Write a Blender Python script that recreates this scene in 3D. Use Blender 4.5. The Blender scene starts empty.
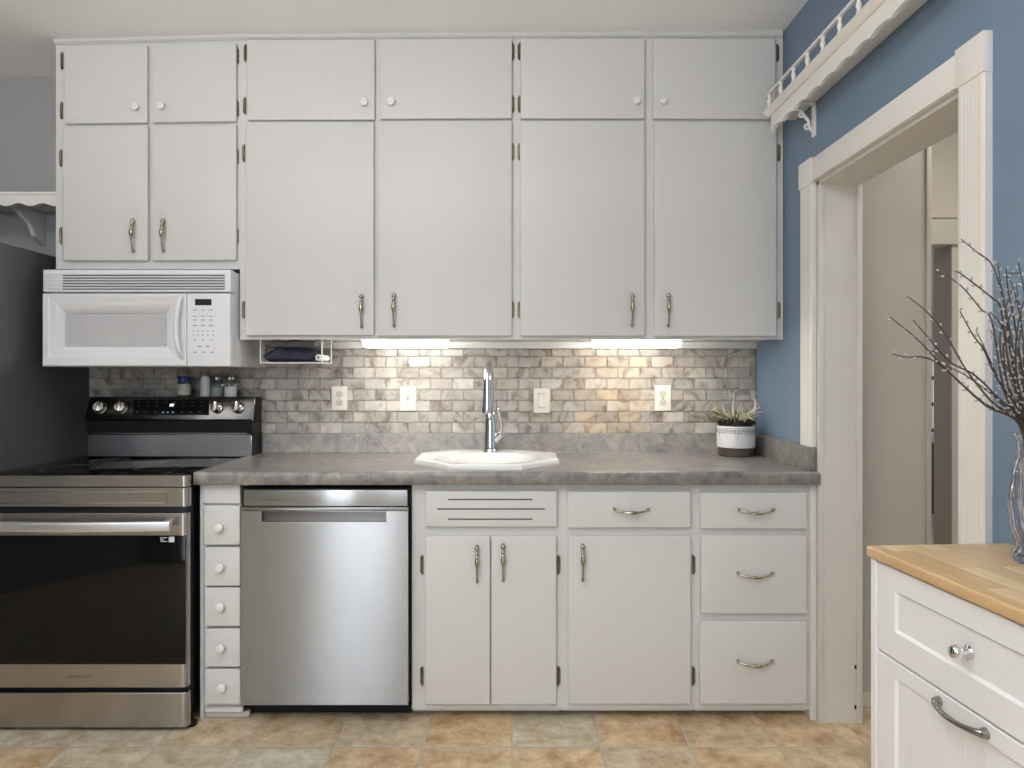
import bpy, bmesh, math, random
from mathutils import Vector, Matrix
random.seed(7)
S = bpy.context.scene
COL = S.collection
PI = math.pi

# ------------------------------------------------------------------ camera model
F, CX, HY = 683.0, 512.0, 377.0      # focal length, centre column, horizon row of a 1024x768 frame
HC, DB = 1.247, 3.10                 # eye height, distance from the eye to the back wall (y = 0)
def U(px, Z): return (px - CX) / F * Z            # x on the plane Z metres in front of the eye
def V(py, Z): return HC - (py - HY) / F * Z       # height on that plane
def YD(Z): return Z - DB                          # world y of that plane

cam = bpy.data.cameras.new('camera'); camo = bpy.data.objects.new('camera', cam); COL.objects.link(camo)
cam.sensor_width = 36; cam.lens = 36 * F / 1024; cam.shift_y = -(384 - HY) / 1024
cam.clip_start = .02
camo.location = (0, -DB, HC); camo.rotation_euler = (PI / 2, 0, 0)
S.camera = camo
S.view_settings.view_transform = 'Standard'; S.view_settings.look = 'None'
S.view_settings.gamma = 1; S.view_settings.use_curve_mapping = False
S.view_settings.exposure = 0.0
S.cycles.use_denoising = True
S.cycles.max_bounces = 10; S.cycles.diffuse_bounces = 5; S.cycles.glossy_bounces = 5
S.cycles.transmission_bounces = 10; S.cycles.transparent_max_bounces = 10
S.cycles.sample_clamp_indirect = 4.0
S.cycles.caustics_reflective = False; S.cycles.caustics_refractive = False

# ------------------------------------------------------------------ materials
def mat(name, col, rough=.5, metal=0.0, var=.04, scale=9.0, bump=0.0, bscale=60.0, **kw):
    m = bpy.data.materials.new(name); m.use_nodes = True
    nt = m.node_tree; N = nt.nodes; L = nt.links
    b = N['Principled BSDF']
    b.inputs['Roughness'].default_value = rough; b.inputs['Metallic'].default_value = metal
    tc = N.new('ShaderNodeTexCoord'); nz = N.new('ShaderNodeTexNoise')
    nz.inputs['Scale'].default_value = scale; nz.inputs['Detail'].default_value = 4
    L.new(tc.outputs['Object'], nz.inputs['Vector'])
    r = N.new('ShaderNodeValToRGB')
    lo = [max(0, c * (1 - var)) for c in col]; hi = [min(1, c * (1 + var)) for c in col]
    r.color_ramp.elements[0].color = (*lo, 1); r.color_ramp.elements[1].color = (*hi, 1)
    r.color_ramp.elements[0].position = .3; r.color_ramp.elements[1].position = .7
    L.new(nz.outputs['Fac'], r.inputs['Fac']); L.new(r.outputs['Color'], b.inputs['Base Color'])
    if bump:
        n2 = N.new('ShaderNodeTexNoise'); n2.inputs['Scale'].default_value = bscale
        L.new(tc.outputs['Object'], n2.inputs['Vector'])
        bp = N.new('ShaderNodeBump'); bp.inputs['Strength'].default_value = bump; bp.inputs['Distance'].default_value = .004
        L.new(n2.outputs['Fac'], bp.inputs['Height']); L.new(bp.outputs['Normal'], b.inputs['Normal'])
    for k, v in kw.items():
        b.inputs[k.replace('_', ' ')].default_value = v
    return m

def brushed(m, an=.8, rot=.25):
    nt = m.node_tree; b = nt.nodes['Principled BSDF']; tg = nt.nodes.new('ShaderNodeTangent'); tg.direction_type = 'RADIAL'; tg.axis = 'Z'
    nt.links.new(tg.outputs[0], b.inputs['Tangent']); b.inputs['Anisotropic'].default_value = an; b.inputs['Anisotropic Rotation'].default_value = rot
    return m
def emis(name, col, st):
    m = mat(name, col, .4)
    b = m.node_tree.nodes['Principled BSDF']
    b.inputs['Emission Color'].default_value = (*col, 1); b.inputs['Emission Strength'].default_value = st
    return m

M = {}
M['paint'] = mat('cabinet_paint', (.662, .658, .648), .38, var=.015, scale=3, bump=.05, bscale=90)
M['trimw'] = mat('trim_paint', (.82, .80, .76), .36, var=.02, scale=4, bump=.04)
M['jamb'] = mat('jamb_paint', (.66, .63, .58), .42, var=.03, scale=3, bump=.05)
M['blue'] = mat('blue_wall_paint', (.165, .235, .325), .62, var=.05, scale=2.2, bump=.12, bscale=140)
M['grey'] = mat('grey_wall_paint', (.37, .37, .375), .6, var=.03, scale=2, bump=.08, bscale=140)
M['ceil'] = mat('ceiling_paint', (.88, .88, .885), .8, var=.015, scale=2, bump=.15, bscale=160)
M['tan'] = mat('tan_wall_paint', (.52, .465, .395), .6, var=.03, scale=2, bump=.06, bscale=120)
M['tan2'] = mat('tan_trim_paint', (.52, .47, .405), .5, var=.02)
M['tand'] = mat('brown_wall_paint', (.30, .25, .20), .6, var=.03, scale=2)
M['cream'] = mat('cream_paint', (.70, .63, .52), .5, var=.02)
M['roomw'] = mat('room_wall_paint', (.31, .305, .30), .7, var=.03)
M['roomd'] = mat('dark_wall_paint', (.15, .15, .155), .7, var=.03)
M['steel'] = brushed(an=1.0, m=mat('stainless_steel', (.345, .353, .366), .27, 1.0, var=.02, scale=5))
M['steel_dark'] = brushed(mat('dark_stainless_steel', (.43, .415, .395), .26, 1.0, var=.03, scale=5))
M['handle'] = mat('satin_handle_steel', (.78, .78, .80), .34, 1.0, var=.02)
M['riser'] = brushed(mat('riser_steel', (.60, .60, .63), .26, 1.0, var=.03))
M['slate'] = brushed(mat('black_stainless_steel', (.13, .125, .125), .30, 1.0, var=.03))
M['chrome'] = mat('chrome', (.80, .80, .82), .07, 1.0, var=.01)
M['satin'] = mat('satin_nickel', (.62, .60, .56), .22, 1.0, var=.04)
M['darknickel'] = mat('brushed_dark_nickel', (.30, .295, .29), .24, 1.0, var=.04)
M['brass'] = mat('antique_brass', (.22, .185, .12), .30, 1.0, var=.2, scale=60)
M['pewter'] = mat('aged_nickel_pull', (.42, .38, .29), .22, 1.0, var=.15, scale=50)
M['black'] = mat('black_plastic', (.008, .008, .010), .4, var=.1, Specular_IOR_Level=.25)
M['glassblk'] = mat('black_oven_glass', (.004, .004, .004), .06, var=.05, Specular_IOR_Level=.22)
M['fridge'] = mat('charcoal_fridge_enamel', (.075, .075, .078), .38, var=.05, bump=.05, bscale=200)
M['mw'] = mat('white_appliance_plastic', (.80, .805, .83), .30, var=.01)
M['mwwin'] = mat('microwave_window', (.50, .50, .51), .22, var=.03, scale=20)
M['slot'] = mat('dark_slot', (.10, .10, .095), .7, var=.05)
M['ringgrey'] = mat('burner_print', (.016, .016, .016), .3)
M['ink'] = mat('grey_print', (.30, .30, .33), .6, var=.02)
M['white_print'] = mat('white_print', (.75, .76, .78), .6, var=.02)
M['knobw'] = mat('white_ceramic_knob', (.80, .79, .76), .2, var=.01)
M['porc'] = mat('white_porcelain', (.86, .85, .82), .10, var=.01)
M['plate'] = mat('ivory_plate', (.64, .61, .54), .35, var=.02)
M['plate2'] = mat('ivory_receptacle', (.46, .435, .37), .35, var=.02)
M['wire'] = mat('white_wire', (.80, .79, .76), .3, var=.02)
M['navy'] = mat('navy_cloth', (.014, .016, .035), .75, var=.3, scale=30, bump=.4)
M['greycl'] = mat('grey_cloth', (.15, .145, .15), .8, var=.15, scale=30, bump=.4)
M['soil'] = mat('dark_soil', (.018, .013, .009), .9, var=.5, scale=80, bump=.8)
M['potw'] = mat('glazed_white_pot', (.74, .74, .75), .3, var=.05, scale=30)
M['potd'] = mat('dark_pot_clay', (.075, .055, .042), .45, var=.3, scale=18)
M['leaf'] = mat('air_plant_leaf', (.56, .53, .36), .5, var=.3, scale=30)
M['leafd'] = mat('olive_leaf', (.16, .17, .07), .5, var=.4, scale=30)
M['bark'] = mat('willow_bark', (.060, .043, .034), .55, var=.3, scale=60)
M['catkin'] = mat('silver_catkin', (.46, .44, .42), .85, var=.25, scale=90)
M['bluelid'] = mat('blue_lid', (.02, .035, .20), .35, var=.1)
M['salt'] = mat('white_salt', (.82, .82, .80), .8, var=.03, scale=200)
M['pepper'] = mat('grey_pepper', (.30, .34, .35), .4, var=.4, scale=250)
M['label'] = mat('paper_label', (.62, .60, .52), .5, var=.2, scale=60)
M['curtain'] = mat('teal_curtain', (.30, .42, .38), .8, var=.1)
M['wood_dark'] = mat('dark_wood', (.05, .032, .022), .4, var=.3, scale=14)
M['led'] = emis('lit_diffuser', (1.0, .95, .87), 36.0)
M['digits'] = emis('display_digits', (.75, .9, 1.0), 2.5)
M['bluedot'] = emis('display_blue', (.15, .4, .9), .6)
M['daylight'] = emis('bright_window_pane', (.85, .93, 1.0), 2.2)

def glass(name, col, rough=.0):
    m = mat(name, col, rough, var=.01)
    b = m.node_tree.nodes['Principled BSDF']
    b.inputs['Transmission Weight'].default_value = 1; b.inputs['IOR'].default_value = 1.45
    return m
M['glass'] = glass('clear_glass', (.93, .92, .94))

def tile_floor():
    m = bpy.data.materials.new('ceramic_floor_tile'); m.use_nodes = True
    nt = m.node_tree; N = nt.nodes; L = nt.links; b = N['Principled BSDF']
    g = N.new('ShaderNodeNewGeometry'); mp = N.new('ShaderNodeMapping')
    L.new(g.outputs['Position'], mp.inputs['Vector'])
    T = .30
    mp.inputs['Location'].default_value = (0, .798 / T + 20, 0); mp.inputs['Scale'].default_value = (1 / T, 1 / T, 1)
    sx = N.new('ShaderNodeSeparateXYZ'); L.new(mp.outputs['Vector'], sx.inputs['Vector'])
    def mt(op, a, bb=None):
        n = N.new('ShaderNodeMath'); n.operation = op
        for i, v in enumerate((a, bb)):
            if v is None: continue
            if isinstance(v, (int, float)): n.inputs[i].default_value = v
            else: L.new(v, n.inputs[i])
        return n.outputs[0]
    fx, fy = mt('FLOOR', sx.outputs[0]), mt('FLOOR', sx.outputs[1])
    cx = N.new('ShaderNodeCombineXYZ'); L.new(fx, cx.inputs[0]); L.new(fy, cx.inputs[1])
    wn = N.new('ShaderNodeTexWhiteNoise'); wn.noise_dimensions = '3D'; L.new(cx.outputs[0], wn.inputs['Vector'])
    # distance from the nearest grout line
    dx = mt('ABSOLUTE', mt('SUBTRACT', mt('FRACT', sx.outputs[0]), .5)); dy = mt('ABSOLUTE', mt('SUBTRACT', mt('FRACT', sx.outputs[1]), .5))
    ed = mt('MAXIMUM', dx, dy)
    gm = N.new('ShaderNodeMapRange'); gm.inputs[1].default_value = .484; gm.inputs[2].default_value = .492; L.new(ed, gm.inputs[0])
    ad = N.new('ShaderNodeVectorMath'); ad.operation = 'MULTIPLY_ADD'
    L.new(cx.outputs[0], ad.inputs[0]); ad.inputs[1].default_value = (3.7, 5.3, 0); L.new(g.outputs['Position'], ad.inputs[2])
    n1 = N.new('ShaderNodeTexNoise'); n1.inputs['Scale'].default_value = 9; n1.inputs['Detail'].default_value = 9; n1.inputs['Roughness'].default_value = .72
    L.new(ad.outputs[0], n1.inputs['Vector'])
    r1 = N.new('ShaderNodeValToRGB'); e = r1.color_ramp.elements
    e[0].position = .36; e[0].color = (.34, .20, .09, 1); e[1].position = .64; e[1].color = (.72, .58, .38, 1)
    k = e.new(.5); k.color = (.54, .395, .235, 1)
    L.new(n1.outputs['Fac'], r1.inputs['Fac'])
    r2 = N.new('ShaderNodeValToRGB'); e = r2.color_ramp.elements
    e[0].position = .36; e[0].color = (.34, .27, .165, 1); e[1].position = .64; e[1].color = (.68, .63, .51, 1)
    L.new(n1.outputs['Fac'], r2.inputs['Fac'])
    mx = N.new('ShaderNodeMix'); mx.data_type = 'RGBA'
    sw = N.new('ShaderNodeMapRange'); sw.inputs[1].default_value = .25; sw.inputs[2].default_value = .85; L.new(wn.outputs['Value'], sw.inputs[0])
    L.new(sw.outputs[0], mx.inputs[0]); L.new(r1.outputs[0], mx.inputs[6]); L.new(r2.outputs[0], mx.inputs[7])
    mg = N.new('ShaderNodeMix'); mg.data_type = 'RGBA'; L.new(gm.outputs[0], mg.inputs[0]); L.new(mx.outputs[2], mg.inputs[6])
    mg.inputs[7].default_value = (.47, .42, .34, 1)
    L.new(mg.outputs[2], b.inputs['Base Color'])
    b.inputs['Roughness'].default_value = .42
    bp = N.new('ShaderNodeBump'); bp.inputs['Strength'].default_value = .5; bp.inputs['Distance'].default_value = .004
    hh = mt('ADD', mt('MULTIPLY', gm.outputs[0], -1.0), mt('MULTIPLY', n1.outputs['Fac'], .6))
    L.new(hh, bp.inputs['Height']); L.new(bp.outputs['Normal'], b.inputs['Normal'])
    return m
M['floor'] = tile_floor()

def stone(name, stops, scale, rough, detail=8, bump=.0, dist=1.2, attr=None):
    m = bpy.data.materials.new(name); m.use_nodes = True
    nt = m.node_tree; N = nt.nodes; L = nt.links; b = N['Principled BSDF']
    tc = N.new('ShaderNodeTexCoord'); nz = N.new('ShaderNodeTexNoise')
    nz.inputs['Scale'].default_value = scale; nz.inputs['Detail'].default_value = detail; nz.inputs['Distortion'].default_value = dist
    nz.inputs['Roughness'].default_value = .62
    v = tc.outputs['Object']
    if attr:                                   # each tile is cut from another place of the stone
        at = N.new('ShaderNodeAttribute'); at.attribute_name = attr
        ma = N.new('ShaderNodeVectorMath'); ma.operation = 'MULTIPLY_ADD'; ma.inputs[1].default_value = (9, 9, 9)
        L.new(at.outputs['Color'], ma.inputs[0]); L.new(v, ma.inputs[2]); v = ma.outputs[0]
    L.new(v, nz.inputs['Vector'])
    r = N.new('ShaderNodeValToRGB'); e = r.color_ramp.elements
    e[0].position, e[0].color = stops[0][0], (*stops[0][1], 1)
    e[1].position, e[1].color = stops[-1][0], (*stops[-1][1], 1)
    for p, c in stops[1:-1]: e.new(p).color = (*c, 1)
    L.new(nz.outputs['Fac'], r.inputs['Fac'])
    out = r.outputs[0]
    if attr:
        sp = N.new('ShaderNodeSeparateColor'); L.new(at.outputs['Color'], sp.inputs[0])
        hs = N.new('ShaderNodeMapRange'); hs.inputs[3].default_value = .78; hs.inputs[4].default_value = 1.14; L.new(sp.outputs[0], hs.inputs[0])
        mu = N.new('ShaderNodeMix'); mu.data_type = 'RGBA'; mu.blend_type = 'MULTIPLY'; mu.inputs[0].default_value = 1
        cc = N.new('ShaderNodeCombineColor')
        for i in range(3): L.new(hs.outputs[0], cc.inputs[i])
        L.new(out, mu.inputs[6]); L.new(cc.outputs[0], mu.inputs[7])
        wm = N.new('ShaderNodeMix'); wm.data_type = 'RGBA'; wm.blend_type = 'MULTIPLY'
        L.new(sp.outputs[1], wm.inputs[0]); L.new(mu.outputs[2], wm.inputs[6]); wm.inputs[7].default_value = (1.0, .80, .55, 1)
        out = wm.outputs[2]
    L.new(out, b.inputs['Base Color']); b.inputs['Roughness'].default_value = rough
    if bump:
        bp = N.new('ShaderNodeBump'); bp.inputs['Strength'].default_value = bump; bp.inputs['Distance'].default_value = .003
        L.new(nz.outputs['Fac'], bp.inputs['Height']); L.new(bp.outputs['Normal'], b.inputs['Normal'])
    return m
M['laminate'] = stone('stone_look_laminate', [(.30, (.095, .093, .097)), (.45, (.175, .17, .17)), (.58, (.245, .22, .19)), (.72, (.31, .30, .29))], 15, .32)
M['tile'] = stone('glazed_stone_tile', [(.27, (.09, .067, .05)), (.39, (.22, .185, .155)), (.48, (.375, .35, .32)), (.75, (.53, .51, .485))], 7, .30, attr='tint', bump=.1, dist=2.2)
M['grout'] = mat('grey_grout', (.30, .28, .26), .9, var=.1, scale=60)

def butcher():
    m = bpy.data.materials.new('butcher_block'); m.use_nodes = True
    nt = m.node_tree; N = nt.nodes; L = nt.links; b = N['Principled BSDF']
    tc = N.new('ShaderNodeTexCoord'); mp = N.new('ShaderNodeMapping'); L.new(tc.outputs['Object'], mp.inputs['Vector'])
    mp.inputs['Rotation'].default_value = (0, 0, PI / 2); mp.inputs['Location'].default_value = (.07, .142, 0)
    br = N.new('ShaderNodeTexBrick'); L.new(mp.outputs[0], br.inputs['Vector'])
    br.inputs['Scale'].default_value = 1; br.inputs['Brick Width'].default_value = .24; br.inputs['Row Height'].default_value = .042
    br.inputs['Mortar Size'].default_value = .0004; br.inputs['Bias'].default_value = 0
    br.inputs['Color1'].default_value = (.56, .37, .185, 1); br.inputs['Color2'].default_value = (.80, .64, .41, 1); br.inputs['Mortar'].default_value = (.42, .25, .11, 1)
    m2 = N.new('ShaderNodeMapping'); L.new(tc.outputs['Object'], m2.inputs['Vector']); m2.inputs['Scale'].default_value = (55, 5, 20)
    nz = N.new('ShaderNodeTexNoise'); L.new(m2.outputs[0], nz.inputs['Vector']); nz.inputs['Scale'].default_value = 1.5; nz.inputs['Detail'].default_value = 6
    mx = N.new('ShaderNodeMix'); mx.data_type = 'RGBA'; mx.blend_type = 'MULTIPLY'; mx.inputs[0].default_value = .55
    r = N.new('ShaderNodeValToRGB'); r.color_ramp.elements[0].color = (.72, .64, .54, 1); r.color_ramp.elements[0].position = .3; r.color_ramp.elements[1].color = (1, 1, 1, 1); r.color_ramp.elements[1].position = .65
    L.new(nz.outputs['Fac'], r.inputs['Fac']); L.new(br.outputs['Color'], mx.inputs[6]); L.new(r.outputs[0], mx.inputs[7])
    L.new(mx.outputs[2], b.inputs['Base Color']); b.inputs['Roughness'].default_value = .38
    return m
M['butcher'] = butcher()

# ------------------------------------------------------------------ mesh helpers
ORG = {}                                             # object -> world position of its origin
def nb(): return bmesh.new()
def box(bm, x0, x1, y0, y1, z0, z1, bev=0.0, seg=2):
    return prism(bm, [(x0, z0), (x1, z0), (x1, z1), (x0, z1)], 'y', y0, y1, bev, seg)
def prism(bm, pts, ax, a, b, bev=0.0, seg=2):
    """polygon pts extruded along axis ax from a to b"""
    def P(p, t):
        if ax == 'y': return (p[0], t, p[1])
        if ax == 'x': return (t, p[0], p[1])
        return (p[0], p[1], t)
    A = [bm.verts.new(P(p, a)) for p in pts]; B = [bm.verts.new(P(p, b)) for p in pts]
    n = len(pts); fs = [bm.faces.new(A), bm.faces.new(B)]
    for i in range(n): fs.append(bm.faces.new((A[i], A[(i + 1) % n], B[(i + 1) % n], B[i])))
    bmesh.ops.recalc_face_normals(bm, faces=fs)
    if bev:
        es = list({e for f in fs for e in f.edges})
        bmesh.ops.bevel(bm, geom=es, offset=bev, segments=seg, profile=.6, affect='EDGES', clamp_overlap=True)
def tube(bm, pts, rad, seg=10, cap=True):
    pts = [Vector(p) for p in pts]; n = len(pts)
    if not hasattr(rad, '__len__'): rad = [rad] * n
    prev = None; rings = []
    for i, p in enumerate(pts):
        t = (pts[min(i + 1, n - 1)] - pts[max(i - 1, 0)]).normalized()
        if prev is None:
            u = t.orthogonal().normalized()
        else:
            u = (prev - t * prev.dot(t)).normalized()
        prev = u; w = t.cross(u)
        rings.append([bm.verts.new(p + (u * math.cos(2 * PI * k / seg) + w * math.sin(2 * PI * k / seg)) * rad[i]) for k in range(seg)])
    for a, b in zip(rings, rings[1:]):
        for k in range(seg): bm.faces.new((a[k], a[(k + 1) % seg], b[(k + 1) % seg], b[k]))
    if cap:
        bm.faces.new(rings[0][::-1]); bm.faces.new(rings[-1])
def lathe(bm, prof, c=(0, 0, 0), seg=24, ax='z', cap=True):
    """prof: list of (radius, height) along ax from c"""
    c = Vector(c); rings = []
    for r, h in prof:
        ring = []
        for k in range(seg):
            a = 2 * PI * k / seg; u, v = r * math.cos(a), r * math.sin(a)
            d = {'z': (u, v, h), 'y': (u, -h, v), 'x': (-h, u, v)}[ax]     # 'y' grows towards the camera, 'x' towards -x
            ring.append(bm.verts.new(c + Vector(d)))
        rings.append(ring)
    for a, b in zip(rings, rings[1:]):
        for k in range(seg): bm.faces.new((a[k], a[(k + 1) % seg], b[(k + 1) % seg], b[k]))
    if cap:
        if prof[0][0] > 1e-5: bm.faces.new(rings[0][::-1])
        if prof[-1][0] > 1e-5: bm.faces.new(rings[-1])
    bmesh.ops.remove_doubles(bm, verts=bm.verts, dist=1e-6)
def bez(p0, p1, p2, n=10):
    p0, p1, p2 = map(Vector, (p0, p1, p2))
    return [p0 * (1 - t) ** 2 + p1 * 2 * t * (1 - t) + p2 * t * t for t in [i / n for i in range(n + 1)]]
def spline(pts, n=6):
    pts = [Vector(p) for p in pts]; out = []
    for i in range(len(pts) - 1):
        a, b, c, d = pts[max(i - 1, 0)], pts[i], pts[i + 1], pts[min(i + 2, len(pts) - 1)]
        for k in range(n):
            t = k / n
            out.append(.5 * (2 * b + (c - a) * t + (2 * a - 5 * b + 4 * c - d) * t * t + (3 * b - a - 3 * c + d) * t ** 3))
    out.append(pts[-1]); return out
def finish(bm, name, smooth=True):
    bmesh.ops.recalc_face_normals(bm, faces=bm.faces)
    me = bpy.data.meshes.new(name); bm.to_mesh(me); bm.free()
    if smooth:
        for p in me.polygons: p.use_smooth = True
        try: me.set_sharp_from_angle(angle=math.radians(38))
        except Exception: pass
    return me
def obj(name, bm, m, parent=None, org=None, smooth=True):
    """bm is in world coordinates; the object's origin goes to org, or its parent's origin"""
    o0 = Vector(org) if org is not None else (ORG[parent] if parent else Vector((0, 0, 0)))
    bmesh.ops.translate(bm, verts=bm.verts, vec=-o0)
    o = bpy.data.objects.new(name, finish(bm, name, smooth)); COL.objects.link(o)
    o.data.materials.append(m)
    if parent: o.parent = parent; o.location = o0 - ORG[parent]
    else: o.location = o0
    ORG[o] = o0
    return o
def put(name, me, loc, parent, rot=None):
    """a part that shares the mesh me, placed at the world point loc"""
    o = bpy.data.objects.new(name, me); COL.objects.link(o)
    loc = Vector(loc); o.parent = parent; o.location = loc - ORG[parent]; ORG[o] = loc
    if rot: o.rotation_euler = rot
    return o
def tag(o, label, cat, group=None, kind=None):
    o['label'] = label; o['category'] = cat
    if group: o['group'] = group
    if kind: o['kind'] = kind
    return o
def thing(name, loc, label, cat, group=None, rotz=0):
    o = bpy.data.objects.new(name, None); COL.objects.link(o); o.empty_display_size = .05
    o.location = loc; o.rotation_euler = (0, 0, rotz); ORG[o] = Vector(loc)
    return tag(o, label, cat, group)
def struct(name, bm, m, label=None, cat=None, smooth=True):
    o = obj(name, bm, m, smooth=smooth); o['kind'] = 'structure'
    if label: o['label'] = label; o['category'] = cat
    return o
def text(name, body, size, loc, m, parent, rot=(PI / 2, 0, 0), depth=.0004):
    c = bpy.data.curves.new(name, 'FONT'); c.body = body; c.size = size; c.extrude = depth; c.align_x = 'CENTER'; c.align_y = 'CENTER'
    tmp = bpy.data.objects.new(name + '_curve', c); me = bpy.data.meshes.new_from_object(tmp); bpy.data.objects.remove(tmp); bpy.data.curves.remove(c)
    o = bpy.data.objects.new(name, me); COL.objects.link(o); me.materials.clear(); me.materials.append(m)
    loc = Vector(loc); o.parent = parent; o.location = loc - ORG[parent]; o.rotation_euler = rot; ORG[o] = loc
    return o

XR = 1.106                     # right wall
XL = -3.3; YF = -6.4; ZC = 2.655
# ------------------------------------------------------------------ room shell
b = nb(); box(b, XL, 4.2, YF, 4.0, -.05, 0); struct('floor', b, M['floor'], 'square beige and tan ceramic tile floor', 'floor')
b = nb(); prism(b, [(XL, 2.607), (-2.3, 2.609), (-1.86, 2.614), (-1.1, 2.636), (XR + .12, ZC), (XR + .12, ZC + .08), (XL, ZC + .08)], 'y', YF, .1); struct('ceiling', b, M['ceil'], 'plain off-white ceiling above the wall cabinets', 'ceiling')
b = nb(); box(b, XL, XR, 0, .1, 0, ZC); struct('wall_back', b, M['grey'], 'grey painted wall behind the cabinets and range', 'wall')
b = nb(); box(b, XL - .1, XL, YF, .1, 0, ZC); struct('wall_left', b, M['roomd'], 'painted wall beyond the fridge', 'wall')
# the wall behind the camera, with two tall window openings
WIN = [(-2.2, -1.4, .15, 2.25), (-.35, .65, .75, 2.25)]
b = nb()
xs = [XL] + [v for w in WIN for v in w[:2]] + [XR]
for i in range(0, len(xs), 2): box(b, xs[i], xs[i + 1], YF - .1, YF, 0, ZC)
for x0, x1, z0, z1 in WIN:
    box(b, x0, x1, YF - .1, YF, 0, z0); box(b, x0, x1, YF - .1, YF, z1, ZC)
struct('wall_front', b, M['roomd'], 'wall with two windows behind the viewer', 'wall')
# right wall with the doorway (jamb faces at Z = 2.475 and Z = 1.667)
ZJ0, ZJ1, ZH, XJ = 2.475, 1.667, 1.955, 1.254
b = nb()
box(b, XR, XJ, YD(ZJ0), 0, 0, ZC); box(b, XR, XJ, YF, YD(ZJ1), 0, ZC); box(b, XR, XJ, YD(ZJ1), YD(ZJ0), ZH, ZC)
struct('wall_right', b, M['blue'], 'blue painted wall with the cased doorway', 'wall')

# doorway casing and jamb lining
XC = XR - .02
def casing(name, Za, Zb, lab):
    y0, y1 = YD(min(Za, Zb)), YD(max(Za, Zb)); w = y1 - y0
    b = nb()
    # fluted profile in plan
    n = 5; pts = [(XR, y0), (XC + .003, y0), (XC, y0 + .004)]
    for i in range(n):
        a = y0 + w * (.18 + .64 * i / n); c = w * .64 / n
        pts += [(XC, a + c * .15), (XC + .0011, a + c * .5), (XC, a + c * .85)]
    pts += [(XC, y1 - .004), (XC + .003, y1), (XR, y1)]
    prism(b, pts, 'z', 0, ZH)
    return struct(name, b, M['trimw'], lab, 'door trim')
casing('trim_1', 2.481, 2.578, 'white fluted door casing beside the countertop')
casing('trim_2', 1.667, 1.572, 'white fluted door casing behind the vase and branches')
b = nb(); box(b, XC - .001, XR, YD(1.667 - .0), YD(2.481), ZH, 2.037, .003)
for Za, Zb in ((1.569, 1.670), (2.478, 2.582)):
    box(b, XC - .004, XR, YD(Za), YD(Zb), ZH - .005, 2.045, .003)
struct('trim_3', b, M['trimw'], 'white head casing with corner blocks over the doorway', 'door trim')
b = nb()
for (Za, Zb) in ((ZJ0, ZJ0 - .014), (ZJ1, ZJ1 + .014)):
    lo, hi = sorted((YD(Za), YD(Zb)))
    box(b, XR - .001, XJ + .004, lo, hi, 0, ZH)
box(b, XR - .001, XJ + .004, YD(ZJ1), YD(ZJ0), ZH - .014, ZH)
box(b, XR - .003, XR + .016, YD(ZJ0) - .019, YD(ZJ0) - .013, 0, ZH - .013, .002)          # rounded inner bead
box(b, XJ - .014, XJ + .006, YD(ZJ0) - .022, YD(ZJ0) - .013, 0, ZH - .013, .003)           # stop bead
jb = struct('trim_4', b, M['jamb'], 'pale doorway jamb lining', 'door trim')
b = nb(); lathe(b, [(.0, .004), (.010, .004), (.0125, .003), (.013, 0)], (U(843, 2.46), YD(ZJ0) - .014, V(682, 2.46)), 24, 'y', cap=False)
obj('hole_plug', b, M['jamb'], jb)
b = nb()
for py in (667, 707): box(b, U(855.5, 2.46) - .003, U(855.5, 2.46) + .003, YD(ZJ0) - .017, YD(ZJ0) - .0135, V(py + 2, 2.46), V(py - 2, 2.46))
obj('latch_notch', b, M['black'], jb)

# the passage beyond the doorway
ZW = 2.59; YW = YD(ZW)
b = nb(); box(b, XJ, U(929, ZW), YW, YW + .10, 0, ZC); struct('wall_passage', b, M['tan'], 'tan wall of the passage seen through the doorway', 'wall')
b = nb(); box(b, U(925.5, ZW), U(930.5, ZW), YW - .008, YW + .11, 0, ZC, .003); struct('trim_5', b, M['tan2'], 'narrow pale corner trim at the end of the tan passage wall', 'door trim')
b = nb(); box(b, XJ, U(929, ZW), YW - .012, YW, 0, .055, .003); struct('baseboard_passage', b, M['cream'], 'low pale baseboard under the tan passage wall', 'baseboard')
b = nb(); box(b, XJ, 4.2, YF + 2, 4.0, ZC, ZC + .05); struct('ceiling_passage', b, M['ceil'], 'passage ceiling', 'ceiling')
ZP = 3.40; YP = YD(ZP)
zt = V(245, ZP)
b = nb(); box(b, 1.7, 4.1, YP, YP + .12, zt, ZC); box(b, U(952, ZP), 4.1, YP, YP + .12, 0, zt); struct('wall_far', b, M['cream'], 'cream wall around the second doorway down the passage', 'wall')
b = nb(); box(b, 1.7, 4.1, YP - .02, YP, zt, V(217, ZP), .004); box(b, 1.7, 4.1, YP - .03, YP, V(219, ZP), V(215.5, ZP), .003)
struct('trim_6', b, M['cream'], 'cream head board over the second doorway', 'door trim')
b = nb(); box(b, U(952, ZP) - .006, U(952, ZP) + .02, YP + .001, YP + .137, 0, zt); struct('trim_9', b, M['tand'], 'brown-grey jamb of the second doorway down the passage', 'door trim')
b = nb(); box(b, 2.3, 4.2, YD(6.2), YD(6.3), 0, ZC); struct('wall_end', b, M['grey'], 'grey end wall of the far room', 'wall')
zz = 6.15
b = nb(); box(b, U(924, zz), U(942, zz), YD(zz) - .01, YD(zz), V(430, zz), V(352, zz)); w1 = struct('window_1', b, M['daylight'], 'bright window pane in the far room', 'window')
b = nb()
for px in (929.5, 933.5): box(b, U(px, zz) - .012, U(px, zz) + .012, YD(zz) - .04, YD(zz) - .01, V(432, zz), V(350, zz))
for py in (352, 378, 404, 430): box(b, U(924, zz), U(942, zz), YD(zz) - .04, YD(zz) - .01, V(py, zz) - .015, V(py, zz) + .015)
obj('window_frame', b, M['trimw'], w1)
b = nb(); 
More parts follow.
